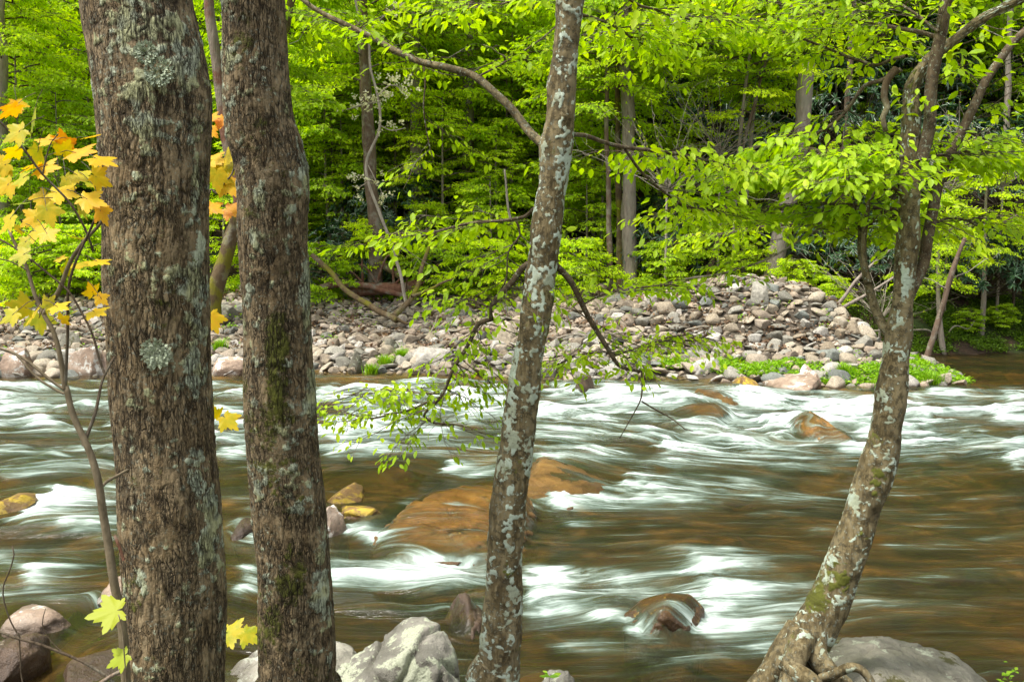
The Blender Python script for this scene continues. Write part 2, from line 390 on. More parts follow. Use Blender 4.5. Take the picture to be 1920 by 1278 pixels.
MAT['rk_lichen'] = rockmat('lichened grey boulder', (.09, .085, .065), (.20, .19, .155), (.31, .29, .24), (.38, .40, .29), .48, 4.5, dark=(.035, .022, .014), dark_thr=.60)
MAT['rk_pale'] = rockmat('pale weathered boulder', (.20, .19, .15), (.33, .31, .25), (.44, .42, .35), (.46, .47, .38), .55, 4.5, dark=(.12, .10, .06), dark_thr=.60)
MAT['rk_grey'] = rockmat('grey boulder', (.10, .096, .065), (.19, .18, .135), (.28, .26, .20), (.32, .34, .25), .60, 6, dark=(.07, .065, .02), dark_thr=.56)
MAT['rk_tan'] = rockmat('tan river boulder', (.17, .115, .08), (.33, .24, .17), (.50, .42, .34), (.60, .58, .51), .54, 3)
MAT['rk_dark'] = rockmat('dark wet rock', (.035, .022, .014), (.08, .05, .03), (.16, .10, .06), (.50, .44, .32), .66, 7, rough=.35)
MAT['rk_gold'] = rockmat('wet golden rock', (.09, .044, .012), (.23, .118, .03), (.36, .20, .055), (.46, .33, .07), .66, 9, rough=.3, dark=(.05, .028, .012), dark_thr=.6)
MAT['rk_speck'] = rockmat('ochre speckled wet rock', (.05, .025, .01), (.12, .062, .018), (.22, .12, .035), (.48, .34, .07), .60, 14, rough=.28)
MAT['rk_ochre'] = rockmat('ochre mossed rock', (.14, .075, .03), (.25, .14, .05), (.40, .26, .10), (.50, .35, .04), .50, 5, rough=.5)
def stonemat(name, c1, c2):
    m = M_(name); co = m.coord(); r = m.math('FRACT', m.math('ADD', m.attr('rnd'), m.n('ShaderNodeObjectInfo').outputs['Random']))
    base = m.mix(r, c1, c2)
    n = m.noise(co, 9, 6, .7); col = m.mix(m.ss(n, .3, .7), m.mix(.6, base, (.05, .045, .04)), base)
    col = m.mix(m.ss(m.noise(co, 4, 3), .6, .7, 0, .4), col, (.42, .42, .36))
    return m.done(m.pr(col, .85, m.bump(n, .03, .8), .25))
MAT['st_grey'] = stonemat('grey river stone', (.22, .21, .165), (.42, .395, .325))
MAT['st_tan'] = stonemat('tan river stone', (.30, .24, .16), (.54, .465, .345))
MAT['st_pink'] = stonemat('pinkish river stone', (.29, .23, .165), (.46, .385, .295))
MAT['st_slate'] = stonemat('slate green stone', (.14, .155, .135), (.25, .27, .235))
MAT['st_pale'] = stonemat('pale river stone', (.42, .39, .33), (.58, .55, .48))
m = M_('mixed gravel'); co = m.coord(); r = m.attr('rnd')
base = m.ramp(r, [(0, (.14, .15, .13)), (.2, (.27, .25, .20)), (.4, (.40, .33, .23)), (.6, (.22, .18, .13)), (.8, (.42, .33, .24)), (1, (.50, .47, .41))])
n = m.noise(co, 7, 6, .7); col = m.mix(m.ss(n, .3, .7), m.mix(.6, base, (.05, .045, .04)), base)
MAT['gravel'] = m.done(m.pr(col, .88, m.bump(n, .03, .8), .2))

# ------------------------------------------------------------------ terrain
_sh = np.array([Wz(a, b) for a, b in [(-900, 706), (-300, 706), (0, 704), (450, 698), (600, 694), (900, 700), (1100, 712), (1270, 706), (1430, 722), (1600, 722), (1700, 724), (1805, 716), (1900, 712), (2600, 712)]])
def ys(x): return np.interp(x, _sh[:, 0], _sh[:, 1])
def yh(x): return 31 - 6.0 * ss(6.5, 10.5, x) + .5 * np.sin(x * .5)
def T(x, y, detail=True):
    x = np.asarray(x, float); y = np.asarray(y, float)
    s = y - ys(x)
    zb = np.interp(s, [-4, -1.2, 0, .8, 3, 6, 9, 14], [-.55, -.3, 0, .22, .45, 1.0, 1.4, 1.8])
    zb = zb + .92 * np.exp(-((x - 6.0) / np.where(x < 6.0, 3.6, 2.9)) ** 2 - ((y - 25.4) / 1.9) ** 2)
    m_ = 1 - ss(8.6 , 10.6, x + .25 * (y - 21.5))
    z = zb * m_ - .45 * (1 - m_)
    hh = y - yh(x)
    z = z + np.where(hh > 0, hh * .62, 0)
    zn = np.minimum(.92, (5.5 - y) * .6)
    z = np.maximum(np.maximum(z, zn), -.48 - .7 * ss(21.8, 23, y) * ss(9.2, 10.4, x))  # side channel bed lowered so the painted dark reflection tone lands there
    if detail:
        bed = ss(.05, -.25, z) * (y < 32)
        z = z + n2(x, y, .9, 4) * np.where(y < 6, .035, .07) + n2(x, y, .17, 2, 4.) * .3 * ss(30, 36, y) + bed * np.maximum(0, n2(x, y, 1.9, 2, 9.)) * .22
    return z
def axis(segs):
    out = [segs[0][0]]
    for a, b, st in segs: n = max(1, int(round((b - a) / st))); out += list(a + (b - a) * (np.arange(n) + 1) / n)
    return np.array(out)
gx = axis([(-160, -40, 6), (-40, -18, 1), (-18, 18, .1), (18, 40, 1), (40, 160, 6)])
gy = axis([(-60, -6, 5), (-6, 4, .5), (4, 20, .09), (20, 31, .1), (31, 60, .6), (60, 240, 6)])
X, Y = np.meshgrid(gx, gy); Z = T(X, Y)
nx, ny = len(gx), len(gy)
vv = np.stack([X, Y, Z], -1).reshape(-1, 3)
ii = (np.arange(ny - 1)[:, None] * nx + np.arange(nx - 1)[None]).ravel()
qf = np.stack([ii, ii + 1, ii + nx + 1, ii + nx], 1)
cx = vv[qf].mean(1)
cls = np.where(cx[:, 1] < 5.75, 0, np.where(cx[:, 1] > yh(cx[:, 0]), 3, np.where(cx[:, 2] < 0.0, 1, 2)))

def groundmat(name, stops, sc, bumpd=.05, moss=None, fine=30):
    m = M_(name); co = m.coord()
    n = m.noise(co, sc, 7, .7); col = m.ramp(n, stops)
    if moss: col = m.mix(m.ss(m.noise(co, .6, 5, .65), .45, .6), col, moss)
    return m.done(m.pr(col, .9, m.bump(m.noise(co, fine * .3, 5, .7), bumpd, .9), .2))
MAT['g_bank'] = groundmat('earth bank', [(.3, (.03, .02, .012)), (.7, (.10, .07, .04))], 3, moss=(.05, .07, .015))
MAT['g_bar'] = groundmat('gritty sand between stones', [(.3, (.035, .028, .02)), (.7, (.11, .09, .065))], 6)
MAT['g_hill'] = groundmat('leaf litter', [(.3, (.012, .009, .006)), (.55, (.04, .025, .015)), (.75, (.10, .06, .035))], 2.5, .1, moss=(.018, .03, .006), fine=10)
m = M_('stony river bed'); co = m.coord()
vd = m.vor(m.mapping(co, (.7, 1, .3)), 2.0, 'SMOOTH_F1'); vc = m.vor(m.mapping(co, (.7, 1, .3)), 2.0, 'F1', 'Color'); sxx = m.n('ShaderNodeSeparateColor'); m.L(vc, sxx.inputs[0])
col = m.ramp(sxx.outputs[0], [(0, (.06, .04, .014)), (.4, (.17, .095, .028)), (.75, (.32, .18, .05)), (1, (.15, .13, .04))])
col = m.mix(m.ss(m.noise(co, .7, 4, .6), .42, .6), col, m.mix(.6, col, (.07, .08, .02)))
col = m.mix(m.ss(m.noise(co, 6, 5, .7), .3, .7, 0, .6), col, m.mix(.5, col, (.03, .02, .01)))
MAT['g_bed'] = m.done(m.pr(col, .7, m.bump(vd, .15, .8), .3))
for k, (nm, mt) in enumerate([('ground', 'g_bank'), ('riverbed', 'g_bed'), ('gravel_bar', 'g_bar'), ('hillside', 'g_hill')]):
    f = qf[cls == k]; u, inv = np.unique(f, return_inverse=True)
    g = G(); g.add(vv[u], inv.reshape(-1, 4)); tag(g.obj(nm, MAT[mt]), kind='structure')

# ------------------------------------------------------------------ rocks
_ico = {}
def ico(n):
    if n not in _ico:
        bm = bmesh.new(); bmesh.ops.create_icosphere(bm, subdivisions=n, radius=1)
        bm.verts.ensure_lookup_table()
        _ico[n] = (np.array([v.co[:] for v in bm.verts]), np.array([[v.index for v in f.verts] for f in bm.faces])); bm.free()
    return _ico[n]
def rock(seed, sub=3, dims=(1, 1, 1), cuts=6, rough=.05, lump=.25, keep=.85, cutd=(.55, .85), boxy=.86, planes=()):
    r_ = np.random.default_rng(seed); v, f = ico(sub); v = v.copy()
    v = np.sign(v) * np.abs(v) ** boxy; v = v * (1 + lump * perlin(v * 1.1 + seed * 3.7))[:, None]
    for k in range(cuts + len(planes)):
        n, d_ = (unit(r_.normal(size=3)), r_.uniform(*cutd)) if k < cuts else (unit(np.array(planes[k - cuts][:3])), planes[k - cuts][3])
        t = v @ n
        v = v - (np.maximum(t - d_, 0) * keep)[:, None] * n
    v = v * (1 + rough * fbm(v * 4 + seed, 3))[:, None]
    return v * np.array(dims) / 1.0, f
DRP = []; RIV = []      # rocks that stand in the current: (x, y, r)
def place_rock(name, label, x0, x1, ytop, ybot, mat, z=0, thick=1.0, sub=5, seed=1, cuts=6, lump=.25, rough=.05, rz=0, cat='rock', sink=.25, river=False, group=None, depthr=.8, hf=.38, drape=0, skew=0, boxy=.86, cutd=(.55, .85), keep=.85, planes=()):
    """a rock whose silhouette spans x0..x1, ytop..ybot in the photo and stands on height z"""
    c = Wz((x0 + x1) / 2, ybot, z); wd = (x1 - x0) / FPX * c[1]; ht = (ybot - ytop) / FPX * c[1] / cp
    rx = wd / 2; ry = rx * depthr; sl_ = -ray(0, ytop)[2] / ray(0, ytop)[1]
    if river: ry = min(max(((CAMZ - z - hf * rx) / sl_ - c[1]) / .75, .5 * rx), 2.3 * rx)
    cy_ = c[1] + ry * .75
    ht = max(.04, CAMZ - cy_ * sl_ - z)
    rzz = ht / (1 - sink) / 1.0 * thick
    v, f = rock(seed, sub, (1, 1, 1), cuts, rough, lump, keep, cutd, boxy, planes)
    v[:, 0] += skew * v[:, 2]
    ca, sa = math.cos(rz), math.sin(rz); v = v @ np.array([[ca, sa, 0], [-sa, ca, 0], [0, 0, 1]])
    e = np.array([np.abs(v[:, 0]).max(), np.abs(v[:, 1]).max(), v[:, 2].max()])
    v = v / e * np.array([rx, ry, rzz])
    v[:, 2] += -rzz * sink + z
    v[:, 0] += (x0 + x1 - 1920) / 2 / FPX * cy_; v[:, 1] += cy_
    if drape: DRP.append((BVHTree.FromPolygons([tuple(q) for q in v], [tuple(int(i_) for i_ in q) for q in f]), v[:, 0].min(), v[:, 0].max(), v[:, 1].min(), v[:, 1].max(), drape))
    g = G(); g.add(v, f); base = (float(v[:, 0].mean()), float(cy_), float(z))
    o = g.obj(name, MAT[mat], loc=base); tag(o, label, cat, group)
    if river: RIV.append((base[0], base[1], rx, ry, drape, rzz * (1 - sink) + z))
    return o
def hull_rock(name, label, cat, pts, mat, seed=1, rough=.03, soft=.25, river=False, drape=0, hrough=.012):
    """a boulder grown on the convex hull of points measured in the place"""
    bm = bmesh.new(); [bm.verts.new(tuple(p_)) for p_ in pts]; r_ = bmesh.ops.convex_hull(bm, input=bm.verts); bv = BVHTree.FromBMesh(bm); pa = np.array(pts); c = (pa.min(0) + pa.max(0)) / 2; bm.free()
    dv, f = ico(6); rad = np.array([((bv.ray_cast(tuple(c), tuple(q))[3]) or .1) for q in dv])
    sm = rad.copy(); e = np.concatenate([f[:, [0, 1]], f[:, [1, 2]], f[:, [2, 0]]])
    for _ in range(7):
        acc_ = np.zeros(len(dv)); cn = np.zeros(len(dv)); np.add.at(acc_, e[:, 0], sm[e[:, 1]]); np.add.at(cn, e[:, 0], 1); np.add.at(acc_, e[:, 1], sm[e[:, 0]]); np.add.at(cn, e[:, 1], 1); sm = acc_ / cn
    rad = rad * (1 - soft) + sm * soft
    v = c + dv * rad[:, None]; nz = fbm(v * 3.2 + seed, 4) * rough + fbm(v * 14 + seed, 3) * hrough - .05 * np.exp(-(perlin(v * 2.6 + seed * 3) / .06) ** 2) * rough / .03
    v = v + dv * nz[:, None]; g = G(); g.add(v, f); base = (float(c[0]), float(c[1]), float(pa[:, 2].min())); o = g.obj(name, MAT[mat], loc=base); tag(o, label, cat)
    if river:
        rx, ry = (pa[:, 0].max() - pa[:, 0].min()) / 2, (pa[:, 1].max() - pa[:, 1].min()) / 2; RIV.append((c[0], c[1], rx, ry, drape, pa[:, 2].max()))
        if drape: DRP.append((BVHTree.FromPolygons([tuple(q) for q in v], [tuple(int(i_) for i_ in q) for q in f]), v[:, 0].min(), v[:, 0].max(), v[:, 1].min(), v[:, 1].max(), drape))
    return o
def low(L, z): return [np.array([p_[0], p_[1], z]) for p_ in L]
# foreground boulders, on or beside the near bank
A = [P(*q) for q in [(632, 1252, 5.7), (660, 1226, 5.75), (715, 1190, 5.8), (768, 1156, 5.8), (800, 1149, 5.8), (824, 1163, 5.75), (849, 1215, 5.65), (864, 1262, 5.6), (866, 1330, 5.35), (620, 1330, 5.3), (690, 1262, 5.4), (775, 1215, 5.45), (835, 1250, 5.4), (640, 1300, 6.3), (790, 1215, 6.3), (850, 1290, 6.3)]]
hull_rock('boulder', 'big grey boulder crusted with pale green lichen between the second and third trunks', 'boulder', A + low(A[::3], -.3), 'rk_lichen', 14, .03)
A = [P(*q) for q in [(400, 1290, 6.2), (440, 1246, 6.3), (485, 1210, 6.4), (550, 1193, 6.45), (620, 1197, 6.4), (662, 1206, 6.3), (690, 1250, 6.1), (700, 1330, 5.8), (400, 1340, 5.8), (560, 1250, 5.85), (460, 1280, 7.0), (640, 1260, 7.0)]]
hull_rock('boulder', 'pale sloping boulder behind the foot of the second thick trunk', 'boulder', A + low(A[::2], -.3), 'rk_pale', 23, .025)
A = [P(*q) for q in [(1515, 1300, 4.9), (1540, 1222, 5.1), (1590, 1194, 5.2), (1650, 1188, 5.25), (1725, 1202, 5.2), (1795, 1233, 5.1), (1855, 1276, 5.0), (1900, 1330, 4.8), (1540, 1300, 4.55), (1640, 1262, 4.6), (1780, 1300, 4.6), (1560, 1270, 5.8), (1760, 1270, 5.8)]]
hull_rock('boulder', 'smooth broad grey boulder beside the roots of the leaning tree', 'boulder', A + low(A[::2], .1), 'rk_grey', 31, .022, .5)
A = [Wz(*q) for q in [(690, 1040, .0), (755, 1058, .03), (880, 1052, .05), (985, 1040, .0), (700, 1002, .06), (765, 942, .17), (828, 913, .27), (900, 903, .30), (975, 908, .26), (1010, 960, .05)]]
hull_rock('rock', 'large golden slab washed by thin water behind the third trunk', 'rock', A + low(A, -.42), 'rk_gold', 58, .03, .4, True, 1.0)
place_rock('rock', 'small lichened rock with a green seedling on the near bank', 1010, 1085, 1258, 1310, 'rk_lichen', z=.25, seed=5, cat='rock')
place_rock('rock', 'low tan rock capped with white lichen at the near left edge', -30, 116, 1136, 1192, 'rk_tan', seed=8, river=True, boxy=.7, hf=.5)
place_rock('rock', 'dark brown rock with a whitish top in the near left corner', -60, 68, 1186, 1300, 'rk_dark', seed=12, river=True, boxy=.7, hf=.6)
place_rock('rock', 'black wet rock flecked with ochre beside the thickest trunk foot', 80, 250, 1232, 1300, 'rk_dark', seed=19, river=True)
place_rock('rock', 'rounded pale river rock half hidden by the thickest trunk', 162, 262, 1082, 1145, 'rk_tan', seed=27, cuts=3, river=True)
place_rock('rock', 'flat dark mossy rock at the left edge of the rapids', -40, 42, 934, 968, 'rk_ochre', seed=33, river=True)
place_rock('rock', 'brown rock with an ochre crest just left of the second trunk', 420, 482, 976, 1018, 'rk_dark', seed=41, river=True)
place_rock('rock', 'ochre mossed rock in the rapids right of the second trunk', 600, 684, 915, 948, 'rk_ochre', seed=44, river=True)
place_rock('rock', 'long low brown rock with a yellow mossy end', 612, 742, 942, 978, 'rk_ochre', seed=47, river=True)
place_rock('rock', 'pale pitted rock against the edge of the second trunk', 585, 646, 948, 1012, 'rk_tan', seed=52, river=True)
place_rock('rock', 'long golden rock breaking the surface right of the third trunk', 930, 1160, 884, 945, 'rk_gold', seed=61, cuts=4, sub=6, lump=.2, river=True, sink=.35, depthr=.6, drape=.9, hf=.17)
A = [Wz(*q) for q in [(1168, 1150, .02), (1196, 1124, .10), (1250, 1107, .20), (1300, 1110, .17), (1324, 1138, .06), (1300, 1186, .0), (1215, 1192, .0), (1245, 1150, .17)]]
hull_rock('rock', 'dark golden speckled rock in the foaming water by the near bank', 'rock', A + low(A, -.4), 'rk_speck', 66, .012, .5, True, 1.0, .006)
place_rock('rock', 'low brown rock under thin water left of the third trunk', 600, 835, 878, 908, 'rk_gold', seed=71, river=True, sink=.5, depthr=.5, drape=1, hf=.1)
place_rock('rock', 'dark submerged rock beside the foot of the third trunk', 828, 915, 1120, 1200, 'rk_dark', seed=73, cuts=3, river=True, sink=.4, drape=1, hf=.22)
place_rock('rock', 'smooth brown hump parting white water in mid river', 1255, 1392, 760, 798, 'rk_gold', seed=76, cuts=2, river=True, sink=.4, depthr=.5, drape=1, hf=.18)
place_rock('rock', 'rounded tan hump veiled by white water near the leaning trunk', 1478, 1628, 774, 838, 'rk_gold', seed=81, cuts=2, river=True, sink=.4, depthr=.5, drape=1, hf=.17)
place_rock('rock', 'flat brown rock just under the surface off the far shore', 1290, 1400, 736, 760, 'rk_gold', seed=84, river=True, sink=.5, depthr=.6, drape=.95, hf=.12)
place_rock('boulder', 'long pinkish white boulder at the far waterline beside the grass', 1428, 1550, 696, 738, 'rk_tan', seed=88, cuts=7, river=True, depthr=.4, sink=.15)
place_rock('boulder', 'upright pale boulder leaning behind the long pinkish one', 1498, 1548, 682, 722, 'rk_tan', z=.05, seed=91, cuts=8, depthr=.6, sink=.1)
place_rock('rock', 'reddish brown rock at the far waterline left of the pale boulders', 1380, 1428, 706, 734, 'rk_ochre', seed=94, river=True, depthr=.6)
place_rock('rock', 'jagged dark rock off the far shore right of the third trunk', 1072, 1118, 704, 738, 'rk_dark', seed=97, cuts=9, river=True)
place_rock('boulder', 'big pinkish boulder on the far shore behind the yellow leaved sapling', 112, 208, 646, 700, 'rk_tan', z=.05, seed=101, cuts=5, depthr=.6, sink=.1)
place_rock('boulder', 'pale wedge shaped boulder on the far shore at the left edge', -10, 66, 650, 702, 'rk_tan', z=.05, seed=104, cuts=9, depthr=.6, sink=.1)
place_rock('rock', 'flat pinkish slab at the waterline between the two thick trunks', 384, 470, 668, 700, 'rk_tan', z=.03, seed=107, cuts=7, depthr=.6, sink=.1)
place_rock('rock', 'grey blocky stone on the bar between the two thick trunks', 392, 456, 570, 604, 'rk_grey', z=.75, seed=110, cuts=9, depthr=.7)
place_rock('rock', 'grey wedge of stone behind the pinkish boulder on the far shore', 100, 156, 620, 668, 'rk_grey', z=.2, seed=113, cuts=10, depthr=.6)
place_rock('rock', 'upright greenish grey block by the grass tufts at the waterline', 648, 684, 656, 690, 'rk_grey', z=.1, seed=116, cuts=10, depthr=.6)
place_rock('rock', 'pointed grey stone behind the grass tufts', 716, 748, 634, 660, 'rk_grey', z=.3, seed=119, cuts=10, depthr=.6)
place_rock('rock', 'long flat pale slab right of the grass tufts', 752, 850, 650, 674, 'st_pale', z=.25, seed=122, cuts=6, depthr=.5)
place_rock('boulder', 'rounded tan boulder on the bar just left of the third trunk', 930, 974, 600, 632, 'st_tan', z=.6, seed=125, cuts=3, depthr=.8)
place_rock('rock', 'pale grey striped slab set in the green ground cover', 1300, 1364, 668, 692, 'st_pale', z=.18, seed=128, cuts=8, depthr=.5)
place_rock('rock', 'small pale rock at the foot of the grassy tip', 1694, 1712, 706, 722, 'st_pink', z=.03, seed=131)
place_rock('rock', 'large flat grey rock high on the stone mound', 1400, 1444, 524, 552, 'st_grey', z=1.6, seed=134, cuts=7)

# ------------------------------------------------------------------ stones of the bar
names = ['st_grey', 'st_tan', 'st_pink', 'st_slate', 'st_pale']
cname = dict(st_grey='grey', st_tan='tan', st_pink='pinkish', st_slate='greenish slate', st_pale='pale')
shapes = [('rounded', 5, (1, .8, .6), .2), ('flat', 9, (1, .8, .34), .2), ('angular', 16, (1, .75, .6), .3), ('blocky', 14, (1, .9, .75), .2), ('slab', 14, (1.1, .7, .26), .2)]
SM = {}
for si, (sn, cu, dm, lu) in enumerate(shapes):
    for q in range(3):
        v, f = rock(200 + si * 10 + q, 3, dm, cu, .05, lu, 1, (.42, .8) if cu > 6 else (.6, .85), .9)
        for c_ in names:
            g = G(); g.add(v, f); SM[(si, q, c_)] = g.mesh('stone', MAT[c_])
cand = []
N = 110000
sxs = rng.uniform(-15, 10.2, N); sys_ = rng.uniform(19.5, 31.5, N)
rr = np.clip(.060 * (1 / (1 - rng.random(N))) ** .52, .048, .26)
rr[sxs < 2.5] *= .92
zz = T(sxs, sys_, False); sg = sys_ - ys(sxs); keepg = ~((sxs > 3.4) & (sg > 0) & (sg < np.interp(sxs, [3.2, 4.5, 6, 7.5, 9, 10.2], [.6, 1.4, 1.2, 1.4, 2.2, 1.2])) & (rng.random(N) < .8)); ok = keepg & (zz > -.06) & (sys_ < yh(sxs) + .5) & (sys_ > ys(sxs) - .3)
# sparser towards the wood on the left half, dense on the mound
mound = np.exp(-((sxs - 5.2) / 4.2) ** 2 - ((sys_ - 24.6) / 3) ** 2)
ok &= rng.random(N) < np.clip(np.where(sxs < 1, .28, .5) + mound + .5 * ss(27, 23, sys_), 0, 1)
order = np.argsort(-rr); order = order[ok[order]]
grid = {}; acc = []
for i in order:
    x, y, r_ = sxs[i], sys_[i], rr[i]; k0 = int(x / .4), int(y / .4); bad = False; rg = 2 if r_ > .12 else 2
    for a in range(k0[0] - rg, k0[0] + rg + 1):
        for b in range(k0[1] - rg, k0[1] + rg + 1):
            for (x2, y2, r2) in grid.get((a, b), ()):
                if (x - x2) ** 2 + (y - y2) ** 2 < (.60 * (r_ + r2)) ** 2: bad = True; break
            if bad: break
        if bad: break
    if not bad: grid.setdefault(k0, []).append((x, y, r_)); acc.append(i)
acc = np.array(acc)
ax_, ay_, ar_ = sxs[acc], sys_[acc], rr[acc]
az_ = T(ax_, ay_)
ppx, ppy = proj(np.stack([ax_, ay_, az_], 1))
hid = ((ppx > 195) & (ppx < 392)) | ((ppx > 450) & (ppx < 585)) | ((ppx > 965) & (ppx < 1030) & (ppy > 540)) | (ppx < 5) | (ppx > 1790)
score = ar_ / ay_ * np.where(hid, 0, 1)
big = set(np.argsort(-score)[:280].tolist())
gg = G(); lo_r = [rock(300 + k, 2, shapes[k % 5][2], shapes[k % 5][1], .06, shapes[k % 5][3], 1, (.45, .8), .9) for k in range(10)]
for j in range(len(acc)):
    x, y, r_, z = ax_[j], ay_[j], ar_[j], az_[j]
    rz = rng.uniform(0, 6.28); tx, ty = rng.normal(0, .28, 2)
    if j in big:
        si = int(rng.integers(0, 5)); c_ = names[int(rng.choice(5, p=[.34, .38, .10, .07, .11]))]
        o = bpy.data.objects.new('stone', SM[(si, int(rng.integers(0, 3)), c_)]); C.objects.link(o)
        o.location = (x, y, z + r_ * .22); o.rotation_euler = (tx, ty, rz); o.scale = (r_,) * 3
        if y - ys(x) < .9: zone = 'at the far waterline'
        elif mound[acc[j]] > .45 and ppy[j] < 590: zone = 'near the top of the stone mound'
        elif mound[acc[j]] > .45: zone = 'low on the front slope of the stone mound'
        elif x < -5: zone = 'on the far shore left of the second thick trunk'
        elif x < 1: zone = 'on the flat bar between the second and third trunks'
        else: zone = 'on the bar just right of the third trunk'
        lb = ('%s %s stone %s' if shapes[si][0] != 'slab' else '%s %s like stone %s') % (cname[c_], shapes[si][0], zone)
        tag(o, lb, 'stone', 'stones of the gravel bar')
    else:
        v, f = lo_r[int(rng.integers(0, 10))]; ca, sa = math.cos(rz), math.sin(rz)
        v = v.copy(); v[:, 2] += v[:, 0] * tx * .6; v = v @ np.array([[ca, sa, 0], [-sa, ca, 0], [0, 0, 1]]) * r_ + np.array([x, y, z + r_ * .18])
        gg.add(v, f, rnd=rng.random())
tag(gg.obj('gravel', MAT['gravel'], smooth=False), 'mixed grey, tan and pinkish cobbles filling the far gravel bar', 'gravel', kind='stuff')

# ------------------------------------------------------------------ water
wx = axis([(-30, -14, .5), (-14, 14.5, .05), (14.5, 40, .8)])
wy = axis([(4.6, 12, .03), (12, 22, .04), (22, 27, .1), (27, 31, .5)])
X, Y = np.meshgrid(wx, wy); shp = X.shape
flat = np.stack([X.ravel(), Y.ravel(), np.zeros(X.size)], 1); PX, PY = [a.reshape(shp) for a in proj(flat)]
# foam features: x0, y, length, half height (photo px), strength: sharp front upstream (left), fading downstream
FO = [(-60, 742, 330, 13, .55), (-40, 772, 300, 11, .5), (-60, 800, 200, 8, .3), (-20, 884, 260, 13, .5), (90, 925, 200, 14, .6), (25, 968, 240, 32, 1.0), (110, 995, 150, 16, .5), (20, 1085, 130, 24, .75), (-40, 1045, 110, 12, .5),
      (400, 850, 140, 14, .85), (380, 790, 120, 10, .4), (425, 1005, 90, 20, .5), (440, 1072, 70, 12, .9), (425, 1106, 90, 14, .9),
      (585, 735, 300, 12, .5), (590, 808, 260, 24, .95), (600, 850, 280, 13, .6), (630, 775, 300, 10, .4), (845, 748, 110, 22, .95), (700, 735, 160, 9, .45), (820, 880, 230, 17, 1.0), (760, 830, 260, 10, .4),
      (640, 990, 100, 20, .95), (600, 1062, 420, 13, .75), (590, 1085, 430, 15, .5), (700, 1100, 260, 16, .3), (735, 943, 100, 12, .6), (940, 935, 90, 16, .6),
      (1015, 732, 330, 18, .9), (1000, 768, 420, 12, .6), (1010, 800, 300, 11, .5), (1000, 858, 330, 11, .55), (1100, 745, 300, 10, .5), (1215, 838, 260, 20, .95), (1270, 800, 150, 12, .7),
      (1020, 938, 420, 20, 1.0), (1150, 905, 330, 28, .95), (1350, 900, 250, 14, .35),
      (1370, 745, 330, 14, .85), (1330, 775, 200, 14, .6), (1430, 795, 260, 26, 1.0), (1540, 770, 420, 12, .5), (1600, 815, 420, 14, .6), (1560, 845, 300, 10, .5), (1845, 775, 180, 14, 1.0), (1730, 737, 300, 7, .7), (1870, 866, 150, 18, .85), (1380, 840, 350, 12, .4), (1240, 868, 520, 9, .4),
      (978, 1095, 150, 34, 1.0), (990, 1078, 480, 18, .6), (975, 1140, 210, 30, .75), (1100, 1110, 300, 12, .4), (1275, 1080, 260, 34, .9), (1165, 1186, 110, 15, .95), (1280, 1160, 230, 30, .9), (1330, 1190, 230, 26, .6), (1290, 1125, 200, 30, .7), (1480, 1100, 200, 14, .25), (980, 1190, 330, 24, .25),
      (700, 1072, 200, 11, .5), (440, 960, 120, 10, .5), (-40, 1110, 160, 12, .5), (200, 850, 60, 10, .4), (860, 1150, 90, 10, .4), (1100, 1150, 120, 14, .45), (1400, 1215, 150, 14, .5), (1500, 1000, 300, 8, .3), (1700, 1110, 240, 6, .3), (1820, 1010, 200, 6, .35), (1560, 925, 300, 8, .3), (1190, 985, 200, 6, .25), (1020, 1210, 260, 14, .35), (1240, 1240, 300, 10, .3),
      (1640, 1020, 300, 8, .3), (1700, 985, 260, 6, .25), (1620, 960, 260, 6, .22), (1400, 965, 300, 6, .18), (1750, 1075, 200, 6, .2), (1100, 1000, 400, 5, .12), (400, 945, 120, 10, .3), (640, 1190, 240, 10, .12)]
foam = np.zeros(shp); lift = np.zeros(shp)
wob = n2(X, Y, .9, 3, 2.) ; wob2 = n2(X * .35, Y, 2.2, 3, 5.); wob3 = n2(X, Y, 3.5, 3, 15.)
for x0, y0, ln, hy, s_ in FO:
    hy = hy * 1.22
    dx_ = np.clip((PX - x0) / ln, 0, 1.6); yy = PY + wob * hy * .55 + hy * dx_ * (wob2 * 1.1 + .35 * math.sin(x0 * 7.1 + y0)) - hy * .5 * dx_ * math.cos(y0 * 3.3)
    xx = PX + wob2 * hy * 1.4 + wob3 * hy * .9 - np.abs((PY - y0) / hy) ** 1.6 * hy * .9
    f = ss(x0 - 10, x0 + 18 + hy * .8, xx) * np.exp(-np.maximum(xx - x0 - 30, 0) / (ln * .5)) * np.exp(-((yy - y0) / (hy * (.75 + .6 * np.clip((xx - x0) / ln, 0, 1)))) ** 2)
    foam = foam + s_ * f * (1 - .6 * foam.clip(0, 1)); lift += s_ * f * np.minimum(hy, 26) / FPX * Y * .38
# rapid strength
rap = .25 + .75 * ss(900, 800, PY) + .5 * ss(600, 0, PX) * .6
rap += .4 * np.exp(-((PX - 1180) / 320) ** 2 - ((PY - 1110) / 90) ** 2) + .4 * np.exp(-((PX - 760) / 260) ** 2 - ((PY - 1060) / 60) ** 2)
rap = np.clip(rap, 0, 1.1) * ss(ys(X) - .3, ys(X) - 2.2, Y)
